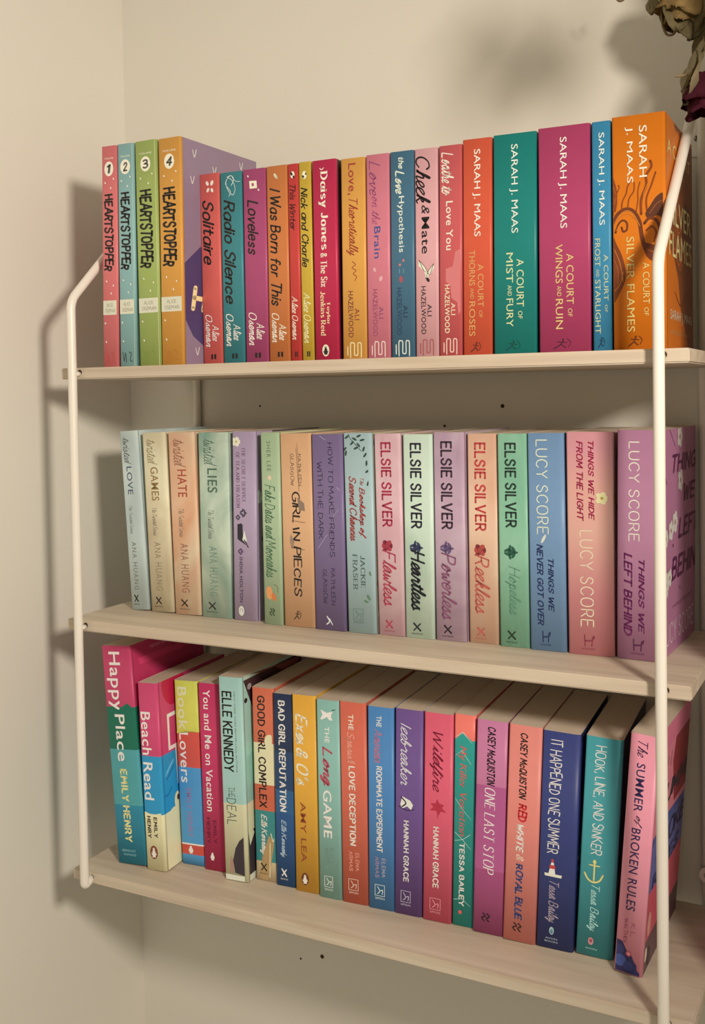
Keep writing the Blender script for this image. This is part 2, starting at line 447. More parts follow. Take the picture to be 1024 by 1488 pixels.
STYLE = {
'S': lambda s: typeset(s), 'SW': lambda s: typeset(s, 0, 1.25), 'SB': lambda s: typeset(s, .010, 1.06),
'B': lambda s: pen(s, 9.5, gap=15), 'BB': lambda s: pen(s, 11.5, gap=20), 'K': lambda s: pen(s, 10.5, slant=.2, gap=13),
'O': lambda s: pen(s, 4.2, gap=20), 'HB': lambda s: pen(s, 11.5, jit=.13, gap=8, slant=.1), 'HM': lambda s: pen(s, 7.5, jit=.12, gap=12), 'HL': lambda s: pen(s, 5, jit=.1, gap=14),
'H': lambda s: pen(s, 8, jit=.06, slant=.26, gap=11), 'C': lambda s: pen(s, 5.2, slant=.3, joined=True), 'CB': lambda s: pen(s, 7.4, slant=.3, joined=True),
'CL': lambda s: pen(s, 3.6, slant=.3, joined=True), 'CN': lambda s: pen(s, 7, .55, slant=.25, joined=True),
'R': lambda s: pen(s, 7.5, .68, gap=20, serif=True), 'RB': lambda s: pen(s, 11, .7, gap=20, serif=True), 'RI': lambda s: pen(s, 6.5, .6, gap=18, slant=.2, serif=True)}
PCACHE = {}
def word(s, st):
    if (s, st) not in PCACHE:
        q = STYLE[st](s)
        xs = [p[0] for r in q for p in r]; ys = [p[1] for r in q for p in r]
        a, b, c, d = min(xs), max(xs), min(ys), max(ys)
        PCACHE[s, st] = [[((x - a) / (b - a), (y - c) / (d - c)) for x, y in r] for r in q]
    return PCACHE[s, st]

# prints: u runs 0..1 from the top of the book down, v runs 0..1 from left to right
def t(s, st, u0, u1, v0, v1, c): return ('t', s, st, u0, u1, v0, v1, c)      # reads downwards
def h(s, st, u0, u1, v0, v1, c): return ('h', s, st, u0, u1, v0, v1, c)      # reads across
def e(u, v, ru, rv, c, a=0): return ('e', u, v, ru, rv, c, a)                # ellipse, radii in mm
def p(pts, c): return ('p', pts, c)
def blob(pts, c): return ('b', pts, c)                                       # smooth outline
def k(pts, w, c, sm=True): return ('k', pts, w, c, sm)                        # pen stroke, width in mm
def lay(items, W, H):
    """2D polygons (x across, z up, metres) with colour and layer."""
    out = []
    for n, it in enumerate(items):
        kd = it[0]
        if kd in 'th':
            _, s, st, u0, u1, v0, v1, c = it
            for q in word(s, st):
                if kd == 't':
                    out.append(([((v0 + y * (v1 - v0)) * W, (1 - u0 - x * (u1 - u0)) * H) for x, y in q], c, n))
                else:
                    out.append(([((v0 + x * (v1 - v0)) * W, (1 - u1 + y * (u1 - u0)) * H) for x, y in q], c, n))
        elif kd == 'e':
            _, u, v, ru, rv, c, a = it
            ca, sa = math.cos(a), math.sin(a)
            q = []
            for i in range(14):
                tt = i / 14 * 2 * math.pi
                x, z = rv * .001 * math.cos(tt), ru * .001 * math.sin(tt)
                q.append((v * W + x * ca - z * sa, (1 - u) * H + x * sa + z * ca))
            out.append((q, c, n))
        elif kd == 'p':
            out.append(([(v * W, (1 - u) * H) for u, v in it[1]], it[2], n))
        elif kd == 'b':
            q = [(v * W, (1 - u) * H) for u, v in it[1]]
            out.append((crom(q + [q[0]], 5)[:-1], it[2], n))
        elif kd == 'k':
            q = [(v * W, (1 - u) * H) for u, v in it[1]]
            if it[4]:
                q = crom(q, 5)
            for r in ribbon(q, it[2] * .0005):
                out.append((r, it[3], n))
    return out
def stamp(bm, mats, polys, place, outward, clip):
    """Put printed shapes on a flat face of the book."""
    for q, c, n in polys:
        q = [(min(max(x, clip[0]), clip[1]), min(max(z, clip[2]), clip[3])) for x, z in q]
        r = [q[0]]
        for a in q[1:]:
            if abs(a[0] - r[-1][0]) + abs(a[1] - r[-1][1]) > 1e-6:
                r.append(a)
        if len(r) > 2 and abs(r[0][0] - r[-1][0]) + abs(r[0][1] - r[-1][1]) < 1e-6:
            r.pop()
        if len(r) < 3:
            continue
        ar = sum(r[i][0] * r[(i + 1) % len(r)][1] - r[(i + 1) % len(r)][0] * r[i][1] for i in range(len(r)))
        if abs(ar) < 1e-10:
            continue
        f = bm.faces.new([bm.verts.new(place(x, z, n)) for x, z in r])
        f.normal_update()
        if f.normal.dot(outward) < 0:
            f.normal_flip()
        m = MAT(c)
        if m not in mats:
            mats.append(m)
        f.material_index = mats.index(m)

# ------------------------------------------------------------------ books
FIT = {
'HS1': (0.0378, -0.1752, 0.02, 1.09, 0.2140, 0.0186, 0.91, 0.0000),
'HS2': (0.0591, -0.1752, 0.43, 0.62, 0.2139, 0.0194, 0.92, 0.0000),
'HS3': (0.0833, -0.1752, -0.06, -0.15, 0.2139, 0.0253, 0.94, 0.0000),
'HS4': (0.1097, -0.1752, -1.12, 0.30, 0.2130, 0.0261, 0.95, 0.0000),
'SOL': (0.1373, -0.1470, -0.19, -0.23, 0.1821, 0.0225, 0.90, 0.0000),
'RAD': (0.1607, -0.1470, -0.13, -0.11, 0.1810, 0.0242, 0.96, 0.0000),
'LOV': (0.1861, -0.1470, 0.46, 0.02, 0.1812, 0.0251, 0.99, 0.0000),
'IWB': (0.2122, -0.1470, 0.15, -0.01, 0.1813, 0.0225, 1.02, 0.0000),
'WIN': (0.2356, -0.1470, 0.03, -0.10, 0.1810, 0.0112, 1.01, 0.0000),
'NIC': (0.2478, -0.1470, -0.08, -0.27, 0.1813, 0.0128, 1.01, 0.0000),
'DAI': (0.2627, -0.1490, 0.28, -0.09, 0.1804, 0.0243, 1.05, 0.0000),
'LTH': (0.2900, -0.1470, 0.58, 0.24, 0.1791, 0.0240, 1.08, 0.0000),
'LBR': (0.3149, -0.1470, 0.34, 0.40, 0.1796, 0.0224, 1.09, 0.0000),
'LHY': (0.3383, -0.1470, -0.03, 0.45, 0.1794, 0.0226, 1.10, 0.0000),
'CHK': (0.3619, -0.1470, 0.34, 0.38, 0.1791, 0.0214, 1.13, 0.0000),
'LOA': (0.3839, -0.1470, -0.19, 0.66, 0.1790, 0.0209, 1.14, 0.0000),
'THO': (0.4059, -0.1470, 0.72, 0.55, 0.1816, 0.0257, 1.17, 0.0000),
'MIS': (0.4335, -0.1470, 1.03, 0.45, 0.1818, 0.0368, 1.21, 0.0000),
'WNG': (0.4728, -0.1470, 0.94, 0.20, 0.1826, 0.0425, 1.22, 0.0000),
'FRO': (0.5174, -0.1470, 0.07, 0.01, 0.1822, 0.0151, 1.22, 0.0000),
'SIL': (0.5343, -0.1490, 0.60, -0.08, 0.1832, 0.0402, 1.19, 0.0010),
'TWL': (0.0315, -0.1340, 0.02, -3.47, 0.1830, 0.0178, 0.84, 0.0042),
'TWG': (0.0568, -0.1339, 0.10, -2.30, 0.1814, 0.0247, 0.85, 0.0035),
'TWH': (0.0871, -0.1341, 0.50, -1.53, 0.1818, 0.0291, 0.87, 0.0022),
'TWI': (0.1197, -0.1338, 0.64, -0.24, 0.1821, 0.0302, 0.90, 0.0042),
'SEC': (0.1574, -0.1334, 0.34, 0.57, 0.1830, 0.0220, 0.91, 0.0042),
'FAK': (0.1950, -0.1377, 0.16, -0.25, 0.1822, 0.0194, 0.94, 0.0011),
'GIR': (0.2171, -0.1367, 0.89, -0.53, 0.1814, 0.0317, 0.97, 0.0017),
'HOW': (0.2516, -0.1376, 0.03, -0.44, 0.1808, 0.0301, 0.98, 0.0018),
'BKS': (0.2856, -0.1370, 0.39, -0.72, 0.1819, 0.0260, 1.01, 0.0025),
'FLA': (0.3157, -0.1346, 0.42, -0.71, 0.1814, 0.0245, 1.03, 0.0013),
'HEA': (0.3423, -0.1343, 0.50, -0.09, 0.1810, 0.0261, 1.05, 0.0017),
'POW': (0.3712, -0.1329, 0.62, -0.13, 0.1827, 0.0260, 1.08, 0.0024),
'REC': (0.4012, -0.1293, 0.51, 0.01, 0.1816, 0.0250, 1.09, 0.0022),
'HOP': (0.4304, -0.1318, 0.44, -0.21, 0.1817, 0.0244, 1.10, 0.0018),
'NEV': (0.4580, -0.1333, 0.64, -0.32, 0.1823, 0.0279, 1.12, 0.0031),
'HID': (0.4910, -0.1335, 0.96, -0.19, 0.1834, 0.0347, 1.14, 0.0032),
'LEF': (0.5308, -0.1333, -2.20, 0.59, 0.1848, 0.0350, 1.14, 0.0010),
'HAP': (0.0332, -0.1645, 3.15, -3.98, 0.2190, 0.0327, 0.79, 0.0020),
'BEA': (0.0690, -0.1639, 3.29, -2.13, 0.1858, 0.0212, 0.83, 0.0017),
'BLO': (0.0929, -0.1389, 3.26, -1.73, 0.1846, 0.0252, 0.78, 0.0020),
'YOU': (0.1214, -0.1401, 3.24, -1.18, 0.1856, 0.0216, 0.81, 0.0042),
'DEA': (0.1525, -0.1492, 3.34, -1.10, 0.1976, 0.0231, 0.88, 0.0023),
'GOO': (0.1794, -0.1366, 3.26, -0.31, 0.1872, 0.0222, 0.84, 0.0013),
'BAD': (0.2036, -0.1381, 3.12, -0.07, 0.1847, 0.0193, 0.86, 0.0019),
'EXE': (0.2263, -0.1398, 3.26, -0.23, 0.1867, 0.0221, 0.87, 0.0027),
'LON': (0.2527, -0.1409, 3.25, -0.04, 0.1855, 0.0215, 0.88, 0.0016),
'LDE': (0.2767, -0.1401, 3.40, -0.02, 0.1863, 0.0247, 0.88, 0.0014),
'ROO': (0.3036, -0.1398, 3.42, 0.59, 0.1851, 0.0243, 0.87, 0.0009),
'ICE': (0.3293, -0.1392, 3.27, 1.23, 0.1860, 0.0236, 0.89, 0.0026),
'WIL': (0.3570, -0.1390, 3.73, 1.43, 0.1861, 0.0253, 0.89, 0.0012),
'KIL': (0.3842, -0.1365, 3.20, 1.55, 0.1874, 0.0175, 0.72, 0.0019),
'ONE': (0.4048, -0.1399, 3.60, 2.05, 0.1861, 0.0260, 0.89, 0.0013),
'RED': (0.4329, -0.1412, 3.71, 2.57, 0.1860, 0.0266, 0.88, 0.0017),
'HAN': (0.4622, -0.1400, 3.72, 2.57, 0.1840, 0.0275, 0.88, 0.0037),
'HOO': (0.4956, -0.1379, 3.76, 3.34, 0.1834, 0.0259, 0.80, 0.0042),
'SUM': (0.5303, -0.1501, -1.50, 4.56, 0.1955, 0.0215, 0.76, 0.0010),
}
COUNT = {}
def book(key, row, label, bands, spine=(), front=None, fprints=(), back=None, dep=0.124, r=0.0019, name='paperback_book'):
    """bands: [(u where it ends, colour)] down the spine; front/back: colour or bands of the covers."""
    x, y, yaw, lean, H, W, LIT[0], hinge = FIT[key]
    T = W + hinge                # the face of the spine, and the rounded hinge beside it
    if isinstance(bands, str):
        bands = [(1, bands)]
    front = front or bands; back = back or bands
    if isinstance(front, str): front = [(1, front)]
    if isinstance(back, str): back = [(1, back)]
    root = empty(name)
    tag(root, label, 'book', ('books on the top shelf', 'books on the middle shelf', 'books on the bottom shelf')[row])
    R = Matrix.Rotation(math.radians(yaw), 4, 'Z') @ Matrix.Rotation(math.radians(lean), 4, 'Y')
    low = min(0.0, (R @ Vector((W + hinge, 0, 0))).z)
    root.matrix_world = Matrix.Translation((x, y, ZS[row] - low + .0002)) @ R
    # spine: a folded strip of card with rounded hinges
    w = 0.0004
    prof = [(0, .004)] + [(r - r * math.cos(a), r - r * math.sin(a)) for a in [i * math.pi / 8 for i in range(5)]]
    g = (r + hinge) / r
    prof += [(T - q[0] * g, q[1]) for q in prof[::-1]]
    r2 = r - w
    inn = [(w, .004)] + [(r - r2 * math.cos(a), r - r2 * math.sin(a)) for a in [i * math.pi / 8 for i in range(5)]]
    inn += [(T - w - (q[0] - w) * g, q[1] + .0001) for q in inn[::-1]]
    loop = prof + inn[::-1]
    bm = bmesh.new(); mats = []
    zs = [H] + [H * (1 - b[0]) for b in bands]
    rings = [[bm.verts.new((a, b, z)) for a, b in loop] for z in zs]
    n = len(loop)
    for i, bd in enumerate(bands):
        m = MAT(bd[1])
        if m not in mats:
            mats.append(m)
        for j in range(n):
            f = bm.faces.new((rings[i][j], rings[i + 1][j], rings[i + 1][(j + 1) % n], rings[i][(j + 1) % n]))
            f.material_index = mats.index(m); f.smooth = True
    hn = len(prof)
    mats.append(M_CARD); pm = len(mats) - 1
    for rg in (rings[0], rings[-1]):
        for j in range(hn - 1):
            q = [rg[j], rg[j + 1], rg[n - 2 - j], rg[n - 1 - j]]
            bm.faces.new(q).material_index = pm
    bmesh.ops.recalc_face_normals(bm, faces=bm.faces[:])
    stamp(bm, mats, lay(spine, W, H), lambda a, z, k_: (a, -0.00006 - k_ * 0.000012, z), Vector((0, -1, 0)), (r * .55, W - r * .55, .0006, H - .0006))
    link('spine', bm, mats, root)
    # covers
    for nm, bd, x0, x1 in (('front_cover', front, T - w, T), ('back_cover', back, 0, w)):
        bm = bmesh.new(); mats = [M_CARD]
        u0 = 0
        for u1, c in bd:
            m = MAT(c)
            if m not in mats:
                mats.append(m)
            box(bm, x0, x1, .004, dep, H * (1 - u1), H * (1 - u0), mats.index(m))
            bm.faces.ensure_lookup_table()
            for f in bm.faces[-6:]:
                if abs(f.calc_center_median().x - (T if x1 == T else 0)) > 1e-6:
                    f.material_index = 0          # bare card on the inside and the cut edges
            u0 = u1
        bmesh.ops.recalc_face_normals(bm, faces=bm.faces[:])
        if nm == 'front_cover' and fprints:
            stamp(bm, mats, lay(fprints, dep, H), lambda a, z, k_: (T + 0.00006 + k_ * 0.000012, a, z), Vector((1, 0, 0)), (.0041, dep, 0, H))
        link(nm, bm, mats, root)
    bm = bmesh.new()
    box(bm, w + .0001, T - w - .0001, .0012, dep - .0012, .0007, H - .0003)
    link('page_block', bm, [M_PAGE], root)
    return root

# small printed marks
def penguin(u, v, oval, body, s=1.0):
    o = [(-.024, .0), (-.021, .045), (-.012, .05), (-.004, .085), (.010, .115), (.012, .085), (.020, .06), (.025, .08)]
    q = [e(u, v, 5.4 * s, 3.6 * s, oval)] if oval else []
    pts = [(u + a * .85 * s, v + b_ * s) for a, b_ in o] + [(u + a * .85 * s, v - b_ * s) for a, b_ in o[::-1]]
    q += [p(pts, body[0])]
    if oval:
        q += [k([(u - .012 * s, v - .05 * s), (u + .004 * s, v - .085 * s)], .5, body[1]), k([(u - .012 * s, v + .05 * s), (u + .004 * s, v + .085 * s)], .5, body[1]), e(u - .015 * s, v + .01 * s, .4, .4, body[1])]
    return q
def cross(u, v, c, name='PIATKUS', w=1.5):
    return [k([(u - .017, v - .12), (u + .017, v + .12)], w, c, False), k([(u - .017, v + .12), (u + .017, v - .12)], w * .75, c, False), h(name, 'S', u + .030, u + .037, v - .2, v + .2, c)]
def horse(u, v, c):
    return [k([(u - .024, v - .09), (u + .024, v - .08)], 1.0, c, False), k([(u - .016, v + .10), (u + .024, v + .08)], 1.0, c, False), k([(u + .002, v - .08), (u - .002, v + .09), (u - .02, v + .14)], 1.3, c), h('HODDER', 'S', u + .034, u + .042, v - .16, v + .16, c)]
def snake(c):
    return [k([(.985, .34), (.918, .34), (.912, .42), (.918, .5), (.968, .5), (.974, .57), (.968, .64), (.918, .64), (.912, .72), (.922, .78), (.985, .78)], 1.0, c), k([(.975, .22), (.93, .22)], 1.0, c, False)]
def bars(u, c='221c1a'):
    return [p([(u - .012, .42), (u - .012, .52), (u + .014, .52), (u + .014, .42)], c), p([(u - .012, .58), (u - .012, .68), (u + .014, .68), (u + .014, .58)], c)]
def archer(u, v, c, d=.1):
    return [k([(u + .022, v - d * 1.6), (u + .006, v - d * .4), (u - .012, v + d * .2)], .9, c), k([(u + .004, v - d * .2), (u + .018, v + d * .7)], .8, c, False), k([(u - .008, v - d * .9), (u - .004, v + d * .9)], .7, c, False), e(u - .018, v + d * .2, .8, .8, c), k([(u - .02, v + d), (u - .004, v + d * 1.7), (u + .016, v + d * 1.2)], .5, c)]
def sower(u, v, c, s=.19):
    hh = .03
    return [k([(u - hh, v - s), (u - hh, v + s), (u + hh * .8, v + s), (u + hh * .8, v - s), (u - hh, v - s)], .45, c, False), k([(u - hh * .7, v - s * .5), (u, v), (u + hh * .5, v - s * .5)], .7, c), k([(u, v), (u - hh * .2, v + s * .6), (u + hh * .5, v + s * .5)], .7, c), h('SIMON', 'S', u + hh * 1.05, u + hh * 1.4, v - s, v + s, c)]
def wave(u, v, c):
    return [k([(u - .018, v - .10), (u - .006, v - .02), (u + .004, v - .14), (u + .017, v - .06)], 1.2, c), k([(u - .018, v + .04), (u - .006, v + .12), (u + .004, v + .02), (u + .017, v + .1)], 1.2, c)]
def rose(u, v, c, dk, s=1.0):
    q = []
    for i in range(6):
        a = i * math.pi / 3
        q.append(e(u + .014 * s * math.sin(a), v + .11 * s * math.cos(a), 2.2 * s, 1.6 * s, c if i % 2 else dk, a))
    q += [e(u, v, 2.2 * s, 2.0 * s, c), k([(u - .006 * s, v), (u, v + .06 * s), (u + .008 * s, v), (u, v - .08 * s), (u - .012 * s, v - .02)], .45, dk)]
    return q
def leafy(u, v, c, s=1.0):
    q = []
    for i in range(7):
        a = i * .9
        q.append(e(u + .016 * s * math.sin(a), v + .12 * s * math.cos(a), .9 * s, 2.1 * s, c, a))
    return q
def blossom(u, v, r, W=.025, c='e6d6cf', ce='b0785f', H=.183):
    q = [e(u + r * .00062 / H * math.sin(a), v + r * .00062 / W * math.cos(a), r * .5, r * .42, c, a) for a in [i * 1.257 for i in range(5)]]
    return q + [e(u, v, r * .25, r * .25, ce)]
def specks(pts, c='e8dcc8'):
    return [e(u, v, 1.1, .7, c, .6) for u, v in pts]

TOP, MID, LOW = 0, 1, 2
INK = '2a2422'
CRM = 'e9dcc4'
# ---- top shelf
def comic(key, label, col, num, mark, ex=(), **kw):
    sp = [h('VOLUME', 'S', .052, .06, .2, .8, CRM), e(.103, .5, 7.2, 6.0 if key != 'HS1' else 5.6, CRM), h(num, 'HB', .082, .124, .36, .64, '57504a'),
          t('HEARTSTOPPER', 'HB', .215, .565, .12, .80, INK), h('ALICE', 'HL', .708, .726, .28, .72, '8a8174'), h('OSEMAN', 'HL', .734, .752, .18, .84, '8a8174'),
          k([(.935, .2), (.975, .28), (.938, .36), (.978, .42)], .9, mark), k([(.935, .6), (.94, .72), (.972, .66), (.976, .8)], .9, mark)]
    sp = [p([(.697, 0), (.697, 1), (.762, 1), (.762, 0)], 'd5c8b4')] + sp + specks([(.165, .25), (.19, .62), (.15, .8), (.61, .3), (.665, .6), (.63, .75), (.885, .25), (.8, .2)])
    return book(key, TOP, label, col, sp + list(ex), name='paperback_book', **kw)
comic('HS1', 'tall salmon pink book with white number disc, leftmost on the top shelf', 'cf6a6c', '1', 'b84a4a', back='b9646a')
comic('HS2', 'tall grey blue book with white number disc, second from left on the top shelf', '86a5a6', '2', '3c4d50', [p([(0, .93), (0, 1), (1, 1), (1, .93)], 'd8cba8')], back='c9bda4')
comic('HS3', 'tall lime green book with white number disc, third from left on the top shelf', '9ba45c', '3', '7d8a3c', [p([(0, .94), (0, 1), (1, 1), (1, .94)], 'd8cba8')], back='cfc3a6', front='cbbf9c')
comic('HS4', 'tall amber book with white number disc, its purple front cover partly showing', 'd18f42', '4', 'b56b2f', back='d9c8a6', front='8c7083',
      fprints=[p([(.43, .42), (.40, .55), (.41, .75), (.5, .9), (.75, .98), (.92, .98), (.96, .4), (.87, .12), (.80, .0), (.55, .02), (.47, .22)], '4b3a62'),
               h('HEART', 'HB', .63, .765, .10, .98, 'eacb96')] + [k([(u - .018, v - .02), (u + .012, v), (u - .022, v + .025)], .9, 'd9cdc4') for u, v in ((.06, .17), (.11, .42), (.18, .14), (.94, .17), (.05, .78), (.5, .3))]
      + [k([(.93, .3), (.97, .34), (1, .31)], .7, '5b3a55')])
def novel(key, label, col, title, tu, au=(.735, .905), dark=INK, white='efe3d0', ex=(), tv=(.12, .74), **kw):
    return book(key, TOP, label, col, [t(title, 'H', tu[0], tu[1], tv[0], tv[1], dark), t('Alice', 'C', au[0] + .055, au[0] + .14, .5, .88, white), t('Oseman', 'C', au[0], au[1], .16, .52, white)] + bars(.955) + list(ex), **kw)
novel('SOL', 'coral red book with dark brush title and white slipper shapes, beside the purple cover', 'cc5a55', 'Solitaire', (.136, .475),
      ex=[e(.05, .42, 2.4, 1.5, CRM, .5), e(.05, .66, 2.6, 1.6, CRM, -.4), e(.085, .45, 2.2, 1.4, CRM, -.5), e(.088, .66, 2.2, 1.4, CRM, .4)])
novel('RAD', 'teal blue book with a white tangled cord at its top and dark brush title', '3d7c84', 'Radio Silence', (.14, .685), tv=(.14, .70),
      ex=[k([(.02, .45), (.05, .3), (.09, .38), (.12, .6), (.09, .72), (.05, .62), (.03, .4), (.06, .28), (.1, .5), (.125, .42)], .5, 'dfe2da'), k([(.03, .6), (.05, .75), (.055, .95)], .4, 'dfe2da'), k([(.025, .35), (.02, .55), (.04, .66), (.07, .55)], .6, 'dfe2da')])
novel('LOV', 'magenta book with one short dark word and a white square at its top', 'a8476f', 'Loveless', (.155, .44), tv=(.18, .68),
      ex=[p([(.06, .3), (.062, .62), (.1, .64), (.1, .32)], CRM), p([(.072, .4), (.073, .5), (.088, .51), (.088, .41)], 'a8476f')] + specks([(.035, .25), (.11, .7)]))
novel('IWB', 'burnt orange book with a long dark handwritten title, on the top shelf', 'cb7442', 'I Was Born for This', (.11, .71), (.745, .895), tv=(.14, .72),
      ex=[e(.05, .45, 2.6, 1.2, 'd9c6ae', .5), e(.058, .52, 2, 1, 'c9b296', .2)])
book('WIN', TOP, 'very thin red book with dark handwriting, left of the thin yellow one', 'c43e3b', [t('This Winter', 'H', .105, .335, .15, .78, '5a1d1f'), t('Alice Oseman', 'C', .665, .885, .2, .8, 'efd9c8'), e(.055, .5, 3.2, 2.2, CRM), e(.05, .4, 1.8, 1.1, INK, .5), e(.066, .6, 1.4, 1.0, INK)] + bars(.958))
book('NIC', TOP, 'thin mustard yellow book with black handwriting, left of the crimson one', 'c9a23c', [t('Nick and Charlie', 'H', .125, .525, .15, .76, INK), t('Alice Oseman', 'C', .65, .905, .2, .82, 'ead9a8'), e(.065, .5, 3.6, 2.4, CRM), e(.072, .4, 1.5, .9, INK, .6), e(.06, .62, 1.3, .8, '5a4a2a')] + bars(.958))
book('DAI', TOP, 'crimson book with bold white serif title, its black front cover edge showing', 'bd2a4c', [t('Daisy Jones', 'RB', .055, .445, .26, .66, 'efdccb'), t('& The Six', 'RB', .46, .63, .3, .58, 'efd6c2'), t('Taylor', 'RB', .705, .815, .50, .68, 'ecc9a0'), t('Jenkins Reid', 'RB', .65, .872, .27, .48, 'ecc9a0'),
      k([(.04, .34), (.048, .42), (.04, .5)], .7, 'efdccb')] + penguin(.945, .46, 'e8d8c4', (INK, 'e8d8c4')), front='3a1c1e')
def lab(key, label, col, items, author, logo, author2=None, **kw):
    return book(key, TOP, label, col, list(items) + [t('ALI', 'SB', .742, .80, .53, .72, author), t('HAZELWOOD', 'SB', .655, .885, .26, .47, author2 or author)] + snake(logo), **kw)
lab('LTH', 'apricot orange book with red title half in script, right of the black cover edge', 'dd9a4c', [t('Love,', 'SB', .025, .18, .27, .64, 'a03a35'), t('Theoretically', 'C', .2, .48, .2, .72, 'a5432f'), k([(.51, .45), (.525, .58), (.54, .44), (.555, .6), (.57, .48), (.585, .62), (.605, .55)], .7, '9a3f30')], '8a3a34', 'ead0a0', '7a3a34', back='8c3b2e')
lab('LBR', 'rose pink book with thin script and one bold blue word, on the top shelf', 'd37686', [t('Love', 'CL', .03, .2, .14, .62, '8c3f6a'), t('on the', 'CL', .2, .34, .25, .62, 'a04a74'), t('Brain', 'SB', .35, .505, .34, .62, '47528c'), e(.56, .35, 2.2, 1.4, 'e0a0a6', .5), e(.605, .62, 2.4, 1.6, 'e3a6a8', -.4)], '8c4a6e', 'e8c3bf', '9c4a68')
lab('LHY', 'slate blue book with white title and red flask drawing, on the top shelf', '476a83', [t('the', 'K', .028, .085, .36, .6, 'd8d6cb'), t('Love', 'CB', .09, .205, .22, .62, 'e2ddd0'), t('Hypothesis', 'SB', .215, .485, .30, .60, 'dcd8cc'), e(.525, .55, 1.2, 1.2, 'c77a7a'), e(.545, .4, 1.2, 1.2, 'c77a7a'), k([(.565, .38), (.585, .38)], .5, '8aa0b0', False), k([(.565, .55), (.585, .55)], .5, '8aa0b0', False), e(.615, .45, 3, 1.9, 'a8545c')], '253a55', 'd7d4cb', '2c4560')
lab('CHK', 'pale pink book with black brush script above two drawn hands', 'dfa0a4', [t('Check', 'C', .035, .262, .05, .72, '221a1c'), t('&', 'H', .268, .31, .3, .65, '3a3234'), t('Mate', 'SB', .325, .50, .30, .64, '241e20'),
    p([(.53, .18), (.555, .14), (.58, .38), (.615, .5), (.6, .6), (.56, .42)], 'e9dcc9'), p([(.55, .82), (.57, .84), (.6, .66), (.628, .5), (.61, .44), (.58, .6)], 'e9dcc9'), k([(.53, .18), (.56, .42), (.6, .6), (.58, .38), (.53, .18)], .45, '3a2c2c', False), k([(.55, .82), (.58, .6), (.62, .46), (.6, .66), (.55, .82)], .45, '3a2c2c', False), e(.625, .56, 2.2, 1.3, '2a2224', .6)], '3a2a2e', 'a8585c', back='c98a8e')
lab('LOA', 'strawberry red book with cream script at its top and paler pink drips', 'cb585b', [p([(.50, .72), (.49, 1), (.78, 1), (.80, .86), (.74, .8), (.72, .55), (.66, .5), (.64, .3), (.58, .3), (.57, .6), (.54, .66)], 'd8787a'), t('Loathe to', 'C', .03, .235, .12, .68, 'f0ddd0'), t('Love You', 'SB', .262, .492, .32, .62, 'efdacb')], 'e9c9a8', 'e8bcb0', 'ecd6b8')
def court(key, label, col, sv, l1, a, b, gold, white='efe6da', mark=INK, ma=.45, **kw):
    """author line; a: first line of the title (right), b: second line (left)."""
    sp = [t('SARAH J. MAAS', 'S', .048, .447, sv[0], sv[1], white)]
    f, s = a
    n = (s[1] - s[0]) / 10
    sp += [t('A COURT', 'S', s[0], s[0] + n * 8, s[2], s[3], gold), t('OF', 'S', s[0] + n * 8.7, s[1], s[2] + (s[3] - s[2]) * .2, s[3] - (s[3] - s[2]) * .2, gold)]
    w1, w2, q, c1, c2 = b
    sp += [t(w1, 'S', q[0], c1, q[2], q[3], gold), t('AND', 'S', c1 + .012, c2 - .012, q[2] + (q[3] - q[2]) * .2, q[3] - (q[3] - q[2]) * .2, gold), t(w2, 'S', c2, q[1], q[2], q[3], gold)]
    return book(key, TOP, label, col, sp + archer(.955, ma, mark), **kw)
court('THO', 'vermilion red book with white author line, left of the wide emerald green one', 'd9583e', (.34, .62), 0, (0, (.575, .82, .52, .72)), ('THORNS', 'ROSES', (.51, .905, .22, .43), .672, .745), 'd9a062', mark='5c2a26')
court('MIS', 'wide emerald green book with white and pale gold lettering, on the top shelf', '1c7e78', (.38, .58), 0, (0, (.565, .835, .54, .71)), ('MIST', 'FURY', (.535, .87, .30, .46), .67, .742), 'dcd6a4', mark='12463f')
court('WNG', 'very wide magenta pink book with gold lettering, right of the emerald green one', 'b54068', (.39, .56), 0, (0, (.56, .837, .54, .68)), ('WINGS', 'RUIN', (.517, .89, .33, .47), .688, .757), 'e0bd7c', mark='4a1c30')
court('FRO', 'narrow sky blue book with white lettering, left of the wide orange one', '3d88b0', (.30, .68), 0, (0, (.575, .825, .60, .84)), ('FROST', 'STARLIGHT', (.504, .917, .14, .42), .625, .682), 'cfc79a', mark='1e3d55')
cov = 'a04a20'
